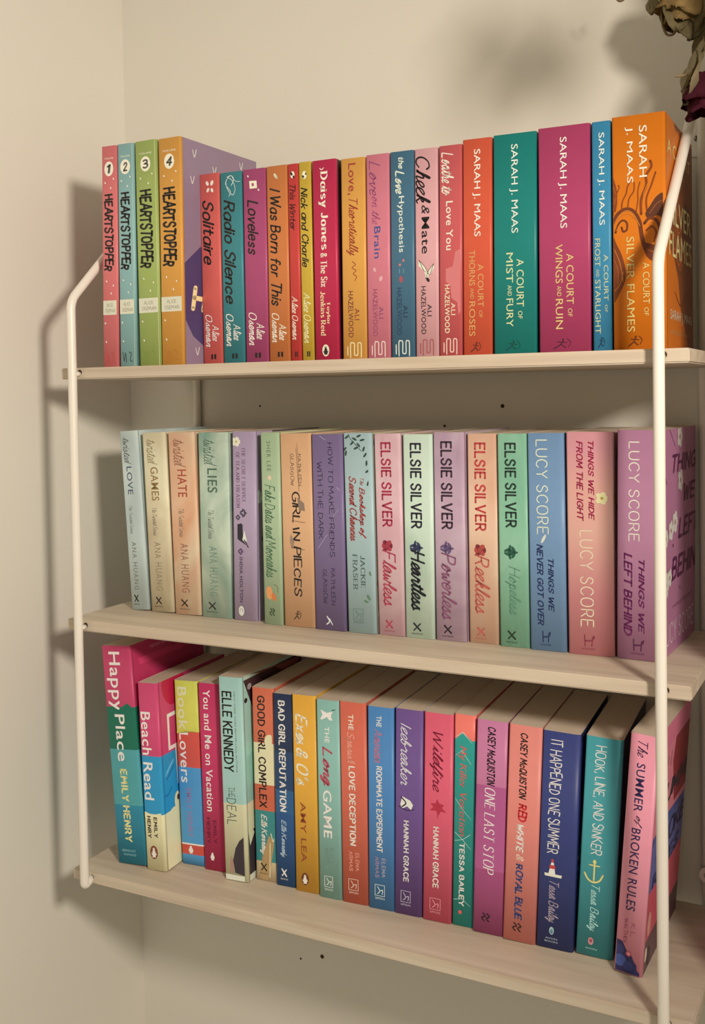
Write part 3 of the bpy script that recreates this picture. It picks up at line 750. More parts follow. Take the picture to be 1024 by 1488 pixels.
book('SIL', TOP, 'wide orange book with dark flame swirls, rightmost on the top shelf', 'de7417',
     [blob([(.25, -.02), (.28, .06), (.33, .10), (.38, .07), (.42, -.02)], '8a3d1c'), k([(.29, .02), (.33, .07), (.37, .04)], .5, 'b9602a'),
      k([(.455, .0), (.415, .10), (.395, .25), (.405, .4), (.45, .52), (.52, .57), (.57, .64)], 3.2, '74361b'), k([(.46, .02), (.42, .13), (.40, .28), (.42, .42), (.47, .53)], .5, 'd98238'), k([(.45, .04), (.425, .16), (.415, .3), (.44, .45)], .4, 'b9602a'),
      k([(.49, .06), (.455, .12), (.44, .2), (.452, .28), (.48, .28), (.488, .21), (.47, .18)], 1.6, '74361b'), k([(.482, .08), (.458, .14), (.449, .21)], .4, 'd98238'),
      blob([(.52, -.02), (.55, .10), (.61, .21), (.68, .25), (.735, .16), (.78, -.02)], '7c3a1d'), k([(.56, .03), (.62, .14), (.70, .2)], .5, 'c9742e'), k([(.74, .03), (.71, .14), (.66, .2)], .5, 'c9742e'), k([(.60, .02), (.65, .1), (.71, .1)], .4, 'b9602a'),
      k([(.40, .06), (.36, .09), (.33, .08), (.30, .14), (.29, .12)], .9, '8f421a'), k([(.40, .18), (.36, .2), (.33, .27), (.30, .30), (.275, .36)], 1.1, '8f421a'), k([(.395, .3), (.35, .33), (.32, .42), (.285, .43)], 1.0, '8f421a'), k([(.41, .46), (.36, .50), (.32, .5), (.285, .54)], .9, '8f421a'),
      k([(.42, .56), (.36, .56), (.30, .66), (.26, .66), (.225, .76), (.2, .74)], 1.9, '8a3f1a'), k([(.42, .68), (.36, .66), (.30, .76), (.25, .84)], 1.3, '8a3f1a'), k([(.38, .6), (.33, .62), (.28, .72)], .4, 'd98238'),
      blob([(.345, .99), (.35, .86), (.385, .74), (.42, .64), (.445, .72), (.43, .86), (.44, .99)], '5f3220'), k([(.37, .95), (.385, .84), (.42, .72)], .5, 'a85a2c'),
      k([(.46, .62), (.44, .72), (.455, .86), (.51, .92), (.56, .82), (.6, .72)], 2.2, '74361b'), k([(.49, .66), (.475, .76), (.50, .84), (.54, .8)], 1.4, '8a3f1a'), k([(.465, .66), (.455, .76), (.48, .87), (.53, .87)], .5, 'd98238'),
      blob([(.545, .60), (.55, .74), (.57, .97), (.62, .98), (.625, .82), (.60, .66)], '6f3219'), k([(.57, .66), (.585, .8), (.6, .93)], .5, 'b9602a'),
      t('SARAH', 'S', .048, .265, .53, .68, 'efe2cf'), t('J. MAAS', 'S', .048, .285, .26, .41, 'efe2cf'), t('SILVER FLAMES', 'S', .512, .916, .27, .42, 'e2c27a'), t('A COURT', 'S', .625, .80, .58, .71, 'e2c27a'), t('OF', 'S', .815, .85, .6, .69, 'e2c27a')] + archer(.955, .42, '5c2a16', .08),
     front='d9701c', fprints=[p([(.02, .55), (.10, .42), (.24, .36), (.42, .2), (.56, .14), (.60, .3), (.68, .42), (.80, .5), (.86, .62), (.97, .8), (.97, 1), (.02, 1)], '8c4722'), p([(.3, .7), (.36, .55), (.5, .6), (.55, .8), (.45, .98), (.33, .9)], '6d3520')]
     + [k([(u, .18), (u - .03, .3), (u + .03, .42), (u, .55), (u - .04, .62)], 1.3, 'c25a2a') for u in (.36, .44, .52, .58)] + [k([(u, .3), (u + .05, .5), (u - .02, .75), (u + .03, .95)], 1.2, '6a3018') for u in (.24, .38, .6, .74)]
     + [h('A COURT', 'S', .10, .16, .06, .9, 'f0d080'), h('OF', 'S', .19, .23, .42, .62, 'dcb65e'), h('SILVER', 'S', .34, .45, .12, .92, 'f0dc9c'), h('FLAMES', 'S', .48, .59, .10, .94, 'f0dc9c'), h('SARAH J. MAAS', 'S', .82, .875, .12, .94, 'ecd8c0'), h('BESTSELLING AUTHOR', 'S', .91, .925, .12, .8, 'e0a868')])

# ---- middle shelf
def wash(key, label, mat, ttl, tu, au, col, acol='6f6a66', tw='4d4a48', **kw):
    return book(key, MID, label, mat, [t('twisted', 'CL', .035, tu[0] - .008, .2, .72, tw), t(ttl, 'SB', tu[0] + .004, tu[1], .34, .72, col), t('The Twisted Series', 'CL', .42, .575, .32, .56, '5a5654'), t('ANA HUANG', 'SW', au[0], au[1], .34, .66, acol)] + cross(.937, .42, INK), **kw)
LIT[0] = 0.81
marble('silver_wash', 'a4a8a8', 'b4b8b6', 'c3c4be', 10, 1.0)
LIT[0] = 0.83
marble('sand_wash', 'b39b80', 'c6b195', 'd3c2a6', 10, 4.0)
LIT[0] = 0.85
marble('peach_wash', 'c98d6c', 'd0a084', 'd5b59a', 11, 8.2)
LIT[0] = 0.88
marble('sage_wash', '80998a', 'a2ab9c', 'bdc1b0', 12, 2.4)
wash('TWL', 'silver grey book leaning left, leftmost on the middle shelf', 'silver_wash', 'LOVE', (.195, .355), (.62, .89), '4a5062')
wash('TWG', 'sandy beige book with brown title, second from left on the middle shelf', 'sand_wash', 'GAMES', (.188, .38), (.61, .88), '8a6a44', '8a7560', '8a7458')
wash('TWH', 'peach book with watercolour wash and short red title, third on the middle shelf', 'peach_wash', 'HATE', (.2, .355), (.61, .88), 'a04438', '8a5a4c', '8a5448')
wash('TWI', 'sage green book with watercolour wash, fourth from left on the middle shelf', 'sage_wash', 'LIES', (.19, .325), (.615, .885), '4c5f52', '6d8073', '4f6356')
book('SEC', MID, 'dusty lilac book with white flower at its top and black silhouettes', 'a88fa8',
     blossom(.055, .22, 4.6, .022, 'd9cdbc', 'b99a4c') + [t('THE SECRET SERVICE', 'R', .085, .375, .5, .68, '6d3f63'), t('OF TEA AND TREASON', 'R', .11, .405, .2, .38, '6d3f63')] + leafy(.43, .55, '3f3447', .9) + leafy(.455, .28, '3f3447', .6)
     + [p([(.49, .25), (.49, .5), (.58, .55), (.6, .7), (.57, .25)], '2c2630'), e(.5, .42, 2.6, 2.2, '2c2630'), p([(.52, .6), (.575, .5), (.58, .75)], 'ddd2cc'), k([(.57, .6), (.61, .8)], 1, '2c2630', False)] + leafy(.635, .4, '5b3f62', .7) + [t('INDIA HOLTON', 'SB', .665, .905, .34, .5, '4a3a55')] + penguin(.95, .42, 'cfc6c0', ('cfc6c0', '6a5a70'), .9),
     front=[(1, 'a88fa8')], fprints=[p([(0, .25), (0, 1), (1, 1), (1, .25), (.9, .1), (.8, .22), (.7, .12), (.58, .24), (.5, .1), (.4, .22), (.28, .14), (.15, .24)], '3d3f42')] + [e(u, v, 3.5, 4.5, c, a) for u, v, c, a in ((.12, .3, '2a2c30', .5), (.3, .15, '2a2c30', .2), (.47, .14, '2a2c30', 1), (.57, .12, '2a2c30', 0), (.68, .14, '2a2c30', .7), (.8, .16, '33403a', 0), (.92, .14, '33403a', .8), (.36, .06, 'ddd6cf', .5), (.33, .05, 'ddd6cf', -.5))])
book('FAK', MID, 'thin light green book with green script and an orange drawing near its foot', 'a3af90',
     [t('SHER LEE', 'SW', .045, .2, .36, .58, '55694c'), e(.235, .5, 2.2, 2.2, 'd9b89c'), t('Fake Dates and Mooncakes', 'C', .27, .755, .18, .82, '4c6b50'), e(.835, .35, 6.5, 3.6, 'd68e5c', .1), e(.855, .6, 4, 2.4, 'c9713f', .4), k([(.79, .6), (.80, .8), (.83, .82)], .6, '6c6a3c')] + wave(.935, .5, '3a4a34'), front='c9c48e')
book('GIR', MID, 'light orange book with scratchy black brush lettering, on the middle shelf', 'd6a17c',
     [t('KATHLEEN', 'HL', .105, .27, .60, .72, '3a2c2a'), t('GLASGOW', 'HL', .105, .27, .34, .47, '3a2c2a'), t('GIRL IN PIECES', 'HM', .30, .845, .36, .66, '2c2224'), p([(.33, .55), (.36, .78), (.4, .8), (.395, .6)], '8d7264'), p([(.52, .3), (.56, .42), (.6, .34), (.56, .26)], '9a7b68'), k([(.08, .55), (.3, .62)], .4, '5a4238', False), k([(.05, .58), (.2, .64)], .3, '5a4238', False), k([(.59, .3), (.6, .75)], .5, '4a3430', False), k([(.45, .35), (.46, .8)], .4, '4a3430', False)] + archer(.94, .46, '3a2c28', .07))
book('HOW', MID, 'purple book with dark handwritten capitals and white scratches, on the middle shelf', '7a6489',
     [t('HOW TO MAKE FRIENDS', 'HL', .042, .625, .56, .76, '2c2340'), t('WITH THE DARK', 'HL', .14, .535, .18, .38, '2c2340'), t('KATHLEEN', 'HL', .682, .87, .58, .74, '2e2542'), t('GLASGOW', 'HL', .69, .865, .30, .46, '2e2542'), k([(.01, .3), (.03, .5)], .5, 'a89cb4'), k([(.27, .85), (.285, .98)], .5, 'b5a9bd'), k([(.585, .15), (.53, .4), (.51, .5)], .5, 'a396b0'), k([(.42, .7), (.38, .9)], .4, 'a396b0'), k([(.93, .42), (.955, .5), (.97, .4)], 1.2, 'd6cdd2'), k([(.94, .5), (.97, .6)], 1, 'd6cdd2')], front='5c4a70')
leaf = [k([(0, .2), (.03, .3), (.06, .5), (.09, .7)], .6, '33443c')] + [e(u, v, 1.0, 2.6, '33443c', a) for u, v, a in ((.02, .15, .6), (.03, .45, -.5), (.05, .35, .8), (.06, .6, -.8), (.075, .5, .4), (.035, .75, .2), (.08, .8, 1.2), (.015, .62, .4), (.1, .1, 1.4), (.11, .85, .9), (.15, .9, 1.5), (.19, .93, .5), (.25, .94, 1.2), (.08, .06, .8))]
book('BKS', MID, 'pale blue book with red script, dark leaves hanging from its top', 'a5b4b8',
     leaf + [t('The', 'C', .225, .26, .62, .78, 'a04c4c'), t('Bookshop of', 'CB', .27, .525, .52, .82, 'a8403f'), t('Second Chances', 'CB', .215, .54, .18, .5, 'a04648'), t('JACKIE', 'R', .61, .775, .56, .74, '4c5a5a'), t('FRASER', 'R', .605, .785, .26, .44, '4c5a5a'), e(.82, .85, 3, 1.2, '5d7a5c', .6), e(.84, .75, 2.4, 1, '5d7a5c', 1.2), e(.7, .93, 2.2, .9, '5d7a5c', .3)] + sower(.91, .42, '6f807c'),
     front='b9a98a', fprints=[e(u, .06 + (i % 3) * .05, 4, 3, c, i) for i, (u, c) in enumerate(((.05, '33443c'), (.12, '33443c'), (.3, '4c5c48'), (.4, 'b8b27a'), (.5, 'c2bb88'), (.58, '5d7a5c'), (.75, '6e3a3c'), (.8, 'd6cdbf'), (.85, '6e3a3c'), (.9, 'd6cdbf'), (.95, '4a3a34')))])
def western(key, label, mat, ttl, au, ty, col, tcol, rcol, rdk, flower='rose', xc=None, tst='C', tv=(.22, .8), **kw):
    fl = rose(.555, .44, rcol, rdk, 1.25) if flower == 'rose' else leafy(.555, .44, rcol, 1.3) + rose(.555, .46, rcol, rdk, .8)
    return book(key, MID, label, mat, [t('ELSIE SILVER', 'B', .042, au, .26, .68, col)] + fl + [t(ttl, tst, ty[0], ty[1], tv[0], tv[1], tcol)] + cross(.945, .44, xc or tcol), **kw)
LIT[0] = 0.98
marble('rose_wash', 'c7929c', 'd0a0a9', 'd8b1b4', 13, 3.3)
LIT[0] = 1.00
marble('mint_wash', 'b4bfae', 'c2cbbb', 'cdd3c4', 13, 5.1)
LIT[0] = 1.02
marble('mauve_wash', 'ae8a9e', 'bb97a9', 'c6a8b4', 13, 7.7)
LIT[0] = 1.03
marble('salmon_wash', 'd6a088', 'dcab93', 'e2b9a0', 13, 6.6)
LIT[0] = 1.03
marble('jade_wash', '7aa78c', '86b096', '93b9a0', 13, 9.4)
western('FLA', 'dusty pink book with crimson lettering and a crimson rose, on the middle shelf', 'rose_wash', 'Flawless', .462, (.575, .855), 'a8324a', 'b03c50', 'a83a4a', '7e2438')
western('HEA', 'pale mint book with black lettering and a navy flower, on the middle shelf', 'mint_wash', 'Heartless', .462, (.565, .865), '2f2c38', '26242c', '3a3f5c', '23263c', 'leaf', tst='CB')
western('POW', 'mauve book with dark lettering and a violet flower, on the middle shelf', 'mauve_wash', 'Powerless', .465, (.575, .9), '3f2c3a', '8a4f6c', '6c5478', '4a3a58', 'leaf', xc='2a2228')
western('REC', 'salmon book with red lettering and a large red rose, on the middle shelf', 'salmon_wash', 'Reckless', .465, (.575, .86), 'c04444', 'bf5a52', 'b24a44', '7e2c30')
western('HOP', 'jade green book with black lettering and a dark green rose, on the middle shelf', 'jade_wash', 'Hopeless', .44, (.62, .85), '2c3a34', '5f8a74', '2f5a48', '1f4034', 'leaf', xc='26332c', tst='CL')
def score(key, label, col, sc, sst, l1, l2, c1, mark, ex=(), pre=(), **kw):
    q = list(pre) + [t('LUCY SCORE', 'O', sc[0], sc[1], sc[2], sc[3], sst)]
    q += [t(l1[0], 'K', l1[1], l1[2], l1[3], l1[4], c1), t(l2[0], 'K', l2[1], l2[2], l2[3], l2[4], c1)] + horse(.935, .48, mark)
    return book(key, MID, label, col, q + list(ex), **kw)
score('NEV', 'cornflower blue book with cream letters above navy ones, on the middle shelf', '7690b4', (.03, .465, .26, .62), 'e6dfc4', ('THINGS WE', .575, .82, .58, .76), ('NEVER GOT OVER', .51, .885, .24, .44), '2c3560', '2c3560', ex=[e(.485, .46, 4.2, 1.2, 'd9d4c8', -.5)], front='6d86ac')
LIT[0] = 1.04
fade('pink_blend', [(0, 'd28086'), (.05, 'd4868a'), (.1, 'd69c90'), (.14, 'd6988f'), (.17, 'd48e96')])
score('HID', 'candy pink book with dark red letters above cream ones, second from right on middle shelf', 'pink_blend', (.44, .875, .30, .62), 'ead0b4', ('THINGS WE HIDE', .04, .395, .52, .66), ('FROM THE LIGHT', .04, .40, .24, .40), 'a42c4c', '8c3a4c',
      ex=blossom(.295, .84, 5, .035, 'ecd9a8', 'c09a4c'), front='d8a096', fprints=[e(.3, .05, 5, 4, 'b98a52'), e(.12, .18, 9, 5, '6a3c3a', .4), e(.26, .2, 6, 4, '6a3c3a', .8), e(.55, .06, 4, 3, 'e6cfc4'), e(.6, .1, 5, 3, 'e6cfc4', 1), e(.5, .2, 7, 4, '7c4444', .5), e(.34, .12, 3, 2, '5a3028')])
score('LEF', 'orchid pink book with blossom printed cover and purple words, rightmost on the middle shelf', 'b77a98', (.05, .485, .27, .52), 'eadccb', ('THINGS WE', .56, .885, .5, .64), ('LEFT BEHIND', .535, .90, .16, .36), '6a2454', '5a2848', front='be789c',
      fprints=[h('THINGS', 'K', .115, .20, .28, 1.2, '6a2454'), h('WE', 'K', .26, .345, .62, 1.0, '6a2454'), h('LEFT', 'K', .41, .505, .46, 1.1, '6a2454'), h('BEHIND', 'K', .575, .68, .26, 1.2, '6a2454'), h('LUCY SCORE', 'O', .86, .955, .04, .96, 'e8cdd2'), h('A NOVEL BY THE AUTHOR', 'S', .79, .805, .3, .9, '7c3a66'),
               k([(0, .2), (.05, .3), (.08, .36)], .9, '6c3a48'), k([(.2, .06), (.24, .14)], .8, '6c3a48')] + [x for u, v, r in ((.04, .5, 9), (.24, .52, 9), (.42, .36, 9), (.45, .24, 8), (.475, .1, 7), (.68, .1, 10), (.655, .2, 7)) for x in blossom(u, v, r, .124)] + [e(.22, .08, 2.5, 1.6, '8a3c50'), e(.52, .3, 1.8, 1, '7c2c50', .7), e(.73, .5, 1.6, .8, '7c2c50', .7)])

# ---- bottom shelf
book('HAP', LOW, 'tall pink, dark green and teal book, leaning left, leftmost on the bottom shelf', [(.28, 'b03a5c'), (.475, '175f4c'), (.73, '4a8c92'), (1, '2b7790')],
     [t('Happy', 'SB', .028, .30, .12, .66, 'efe6da'), t('Place', 'SB', .315, .53, .30, .66, 'efe6da'), t('EMILY HENRY', 'BB', .565, .90, .34, .60, 'd9d98c'), h('BERKLEY', 'S', .935, .945, .2, .7, '86aab2'), h('ROMANCE', 'S', .953, .963, .25, .7, '86aab2'), p([(.29, .5), (.262, .8), (.28, .99), (.3, .99), (.3, .4)], '175f4c')],
     front=[(.28, 'b03055'), (.475, '175f4c'), (1, '3a8290')], fprints=[h('THE NEW YORK TIMES BESTSELLING AUTHOR', 'S', .03, .045, .25, .9, 'd98a9a'), p([(.07, .1), (.07, .95), (.1, .95), (.1, .1)], 'c73a62')], dep=.128)
book('BEA', LOW, 'pink, blue and cream book with white letters, second from left on the bottom shelf', [(.39, 'bd3f66'), (.70, '2a86b4'), (1, 'e0cfa4')],
     [t('Beach', 'SB', .155, .385, .1, .62, 'efe4da'), t('Read', 'SB', .425, .625, .1, .62, 'efe4da'), p([(.69, 0), (.705, .5), (.69, 1), (.72, 1), (.72, 0)], 'e0cfa4'), t('EMILY', 'BB', .715, .825, .52, .72, '3a2c28'), t('HENRY', 'BB', .712, .83, .16, .36, '3a2c28')] + penguin(.905, .45, '7a3a26', ('e9dcc4', '7a3a26'), 1.25),
     front=[(.39, 'bd3f66'), (.70, '2a86b4'), (1, 'e0cfa4')], fprints=[e(.02, .22, 24, 20, 'b01c40'), p([(.185, .115), (.185, .24), (.205, .24), (.205, .14), (.36, .14), (.36, .19), (.38, .19), (.38, .115)], 'ece4d8'), p([(.36, .17), (.36, .24), (.38, .24), (.58, .24), (.58, .215), (.38, .205), (.375, .17)], 'ece4d8'), k([(.5, .06), (.47, .11), (.44, .17)], 2.4, '6aa8cc'), k([(.525, .07), (.5, .12), (.47, .17)], 1, '2c3f66'), k([(.6, .02), (.61, .07), (.58, .13)], 1.6, '1f6a9c'), e(.665, .2, 9, 5, 'e0cfa4'), e(.65, .21, 3, 2, '4a3a34'), blob([(.69, .0), (.715, .05), (.69, .13), (.7, .2), (.75, .2), (.75, .0)], 'e0cfa4')])
book('BLO', LOW, 'yellow green, red and blue banded book, third from left on the bottom shelf', [(.275, 'bcb653'), (.47, 'bf4a42'), (.885, '4a84b4'), (.893, 'e2d6c8'), (.945, 'b8463e'), (1, '4a84b4')],
     [t('Book', 'SB', .035, .268, .14, .56, 'c9cfa6'), t('Lovers', 'SB', .282, .555, .14, .56, 'd6d8d8'), t('EMILY HENRY', 'SB', .585, .85, .36, .58, '8c6a94'), p([(.25, 1), (.29, 0), (.275, 0), (.272, 1)], 'bcb653')] + penguin(.918, .45, None, ('ece2d6', 'ece2d6'), 1.0))
book('YOU', LOW, 'deep crimson pink book with one long line of white letters, on the bottom shelf', 'b43058',
     [t('You and Me on Vacation', 'SB', .035, .685, .26, .62, 'ecd9d2'), t('EMILY', 'B', .73, .855, .54, .72, '6a1c34'), t('HENRY', 'B', .72, .86, .2, .38, '6a1c34')] + penguin(.925, .45, None, ('ecd9d2', 'ecd9d2'), 1.0))
book('DEA', LOW, 'mint green book with tall black capitals and a dark shoe near its foot', [(.62, '9ab5b0'), (1, 'cbbf9f')],
     [t('ELLE KENNEDY', 'B', .07, .465, .14, .62, '1f2422'), t('NEW YORK TIMES BESTSELLING AUTHOR', 'S', .07, .465, .72, .79, '4c5c56'), t('THE', 'O', .54, .59, .3, .62, '4c5650'), t('DEAL', 'O', .595, .725, .2, .66, '4c5650'), k([(.545, .34), (.59, .34)], .4, '4c5650', False), p([(.84, .55), (.80, .75), (.78, 1), (.97, 1), (.96, .5), (.9, .42)], '3a3036'), p([(.88, .3), (.9, .42), (.96, .42), (.965, .25), (.94, .28)], 'a87870'), p([(.97, 0), (.972, 1), (1, 1), (1, 0)], 'd6cdbf')],
     front=[(.02, 'b0b8a8'), (.34, '43282c'), (.62, '8fb0a4'), (.76, 'd3c4a2'), (.97, '3a3036'), (1, 'cfc6b6')], fprints=[p([(.02, 0), (.34, .3), (.4, .05), (.34, 0)], '9dbbae'), p([(.0, .1), (.02, .5), (.1, .8), (.04, .95), (.02, .3)], '8c4a40'), p([(.76, 0), (.83, .05), (.78, .12), (.76, .1)], 'd3c4a2'), e(.06, .12, 3, 4, '9c8c8a'), e(.12, .06, 2.5, 3, '2c2226'), k([(.05, .6), (.08, .75), (.04, .9)], 3, '7c3c34')])
book('GOO', LOW, 'orange, cream and teal book with black capitals, left of the dark navy one', [(.285, 'c4624a'), (.5, 'd6c4a2'), (.635, 'bf5c44'), (.90, '3a7a7c'), (1, 'c2a684')],
     [t('GOOD GIRL COMPLEX', 'B', .04, .62, .26, .64, '2c201e'), t('Elle Kennedy', 'CB', .655, .865, .24, .64, 'dcd6c4'), e(.275, .85, 7, 6, 'd6c4a2'), p([(.76, .7), (.88, .35), (.99, .2), (1, .6), (.9, .8), (.8, .95)], 'a8845c'), k([(.8, .75), (.98, .7)], .8, 'e0cdb0', False), k([(.75, .8), (.79, .9), (.77, .97)], 1, 'd9c4a4')] + cross(.93, .42, INK))
book('BAD', LOW, 'thin dark navy book with white capitals, left of the amber yellow one', [(.3, '26304a'), (.5, '2a3f62'), (.62, '305680'), (1, '2c4f80')],
     [t('BAD GIRL REPUTATION', 'B', .035, .612, .28, .66, 'e6e0d8'), t('Elle Kennedy', 'CB', .655, .85, .26, .64, 'a8b4c4')] + cross(.93, .46, 'e6e0d8'))
book('EXE', LOW, 'amber yellow book with cream script and red brown capitals, on the bottom shelf', 'd6993c',
     [t("Exes & O's", 'CB', .095, .46, .14, .72, 'ecdcb8'), t('AMY LEA', 'SB', .545, .85, .30, .56, '8c4426')] + penguin(.935, .46, '6a3420', ('ecdcc4', '6a3420'), 1.1))
book('LON', LOW, 'aqua green book with small white dog drawing and one red script word', '84a8a0',
     [p([(.05, .2), (.065, .5), (.055, .8), (.07, .72), (.085, .7), (.1, .78), (.1, .62), (.085, .5), (.1, .3), (.1, .18), (.075, .3)], 'e2ddcc'), k([(.05, .75), (.045, .9)], .7, INK), t('THE', 'SB', .135, .215, .38, .6, 'e6e0d0'), t('Long', 'CB', .235, .435, .12, .74, 'b04c5c'), t('GAME', 'SB', .455, .695, .26, .66, 'e6e2d2'), t('ELENA', 'B', .745, .835, .54, .70, '7a8f88'), t('ARMAS', 'B', .745, .85, .30, .46, '7a8f88')] + sower(.92, .46, 'd6dccf'))
book('LDE', LOW, 'brick coral book with cream capitals and faint script, on the bottom shelf', 'c8604e',
     [t('THE', 'SB', .062, .138, .36, .56, 'e8d0c0'), t('Spanish', 'C', .15, .305, .2, .62, 'e09484'), t('LOVE DECEPTION', 'B', .317, .712, .34, .60, 'ecd6c6'), t('ELENA', 'B', .745, .835, .56, .72, 'dc8a78'), t('ARMAS', 'B', .74, .84, .3, .46, 'dc8a78')] + sower(.91, .46, 'e4b8a8'))
book('ROO', LOW, 'azure blue book with white capitals and red script, left of the violet one', '4a78ac',
     [t('THE', 'SB', .045, .098, .36, .56, 'dcdcdc'), t('American', 'C', .112, .278, .26, .62, 'b86a7c'), t('ROOMMATE EXPERIMENT', 'B', .292, .718, .34, .58, 'e0e0e0'), t('ELENA', 'B', .745, .84, .54, .70, '9a94a8'), t('ARMAS', 'B', .74, .845, .28, .44, '9a7f98')] + sower(.91, .46, 'ccd4dc'))
book('ICE', LOW, 'violet book with thin white script and a white skate drawing', '6b4c84',
     [t('Icebreaker', 'CL', .07, .37, .22, .68, 'd6ccd8'), p([(.425, .3), (.44, .62), (.46, .74), (.485, .66), (.47, .5), (.485, .3), (.465, .22)], 'dcd4cc'), k([(.43, .26), (.455, .45), (.475, .3)], 1.2, '2a2028'), k([(.475, .16), (.49, .5), (.48, .78)], .7, '2a2028'), t('HANNAH GRACE', 'B', .54, .84, .36, .58, 'dfd6dc')] + sower(.915, .46, 'b8a8c0'), front='cfc4c4')
book('WIL', LOW, 'hot pink book with dark red script and red leaf, right of the violet one', 'd0566c',
     [t('Wildfire', 'C', .09, .378, .2, .72, '7c1c34'), p([(.41, .5), (.43, .58), (.435, .75), (.45, .68), (.47, .85), (.468, .64), (.49, .55), (.468, .46), (.47, .22), (.452, .36), (.435, .26), (.432, .44)], 'b03044'), k([(.44, .5), (.5, .52)], .7, 'b03044', False), t('HANNAH GRACE', 'B', .545, .84, .36, .58, 'ecd2c8')] + sower(.92, .46, 'e08c94'))
book('KIL', LOW, 'thin teal book with coral top and cracked white lines, on the bottom shelf', [(.12, 'd0665c'), (1, '2b837d')],
     [p([(.12, 0), (.085, .45), (.12, 1), (.13, 1), (.13, 0)], '2b837d'), k([(.11, .0), (.085, .45), (.13, .98)], .4, 'c9c4b4', False), k([(.2, 0), (.17, .4), (.23, .9)], .3, 'a8c0b4', False), k([(.49, 1), (.45, .5), (.4, .1)], .35, 'a8c0b4', False), k([(.56, .1), (.59, .5), (.63, .95)], .4, 'b4c8bc', False), k([(.56, .9), (.59, .5), (.6, .1)], .35, 'b4c8bc', False), k([(.88, .0), (.87, .5), (.9, .98)], .35, 'a8c0b4', False),
      t('My Killer Vacation', 'RI', .145, .575, .2, .68, 'c0504e'), t('TESSA BAILEY', 'B', .605, .905, .34, .62, 'e4e0d2'), e(.935, .42, 1.8, 1.6, 'c0504e')])
book('ONE', LOW, 'mauve and magenta book with black capitals above white serif letters', [(.305, 'bd6f93'), (.70, 'ac5484'), (1, 'a04a74')],
     [t('CASEY McQUISTON', 'K', .03, .305, .36, .66, '241a20'), t('ONE LAST STOP', 'RI', .315, .72, .32, .68, 'e4ccd2')] + wave(.925, .45, '2c1c26'))
book('RED', LOW, 'salmon pink book lettered in black, red, white and navy, on the bottom shelf', 'd47a72',
     [t('CASEY McQUISTON', 'K', .035, .34, .36, .62, '30201e'), t('RED', 'HB', .36, .445, .36, .68, 'c02c30'), t('WHITE', 'K', .458, .588, .34, .58, 'eee0d4'), t('&', 'H', .595, .625, .36, .6, 'e4b8a4'), t('ROYAL BLUE', 'HB', .64, .90, .34, .62, '3c4270')] + wave(.935, .46, '3a2422'))
book('HAN', LOW, 'wide navy blue book with tall white letters and a small lighthouse', '363c70',
     [t('IT HAPPENED ONE SUMMER', 'HL', .038, .562, .22, .64, 'e2dcd8'), p([(.598, .42), (.605, .38), (.66, .30), (.66, .52), (.605, .46)], 'e6dccc'), p([(.615, .34), (.615, .50), (.632, .52), (.632, .33)], 'b8403c'), p([(.655, .18), (.655, .72), (.668, .7), (.668, .2)], 'dccfc2'), e(.595, .42, 1.6, 1.1, 'b8403c'), t('Tessa Bailey', 'C', .69, .88, .24, .66, 'a08c9c'), e(.918, .46, 3.4, 2.0, '9ab0b4'), e(.922, .46, 2.0, 1.2, '5c7488'), h('AVON', 'S', .95, .958, .28, .64, 'a8a8b8'), h('BOOKS', 'S', .964, .972, .26, .66, 'a8a8b8')],
     front=[(.04, '2c2c50'), (1, '363c70')], fprints=[p([(.42, .16), (.42, .42), (.56, .4), (.56, .1)], 'd9d2c4'), p([(.57, .0), (.57, .4), (.62, .34), (.6, .1)], '8c8c94'), e(.33, .3, 10, 4, '7c2c3c'), e(.12, .4, 12, 5, '1c1828', .4), e(.86, .12, 5, 5, '5c4a4c'), p([(.62, 0), (.62, .3), (.98, .3), (.98, .18), (.66, .1)], '5a78a0')])
book('HOO', LOW, 'wide sea green book with tall white letters and a gold anchor', '3f868e',
     [t('HOOK, LINE, AND SINKER', 'HL', .038, .535, .28, .70, 'd9e0dc'), k([(.57, .46), (.655, .46)], 1.2, 'd3bd72', False), k([(.625, .16), (.652, .28), (.662, .46), (.65, .64), (.622, .74)], 1.3, 'd3bd72'), k([(.585, .3), (.585, .62)], 1.0, 'd3bd72', False), e(.568, .46, 1.7, 1.4, 'd3bd72'), t('Tessa Bailey', 'C', .675, .885, .30, .68, '9cc0bc'), e(.932, .46, 3.2, 2.2, 'c07c84'), e(.93, .46, 1.6, 1.2, '8c4454'), h('AVON', 'S', .962, .97, .3, .66, '9cc0bc')],
     front='1e2638')
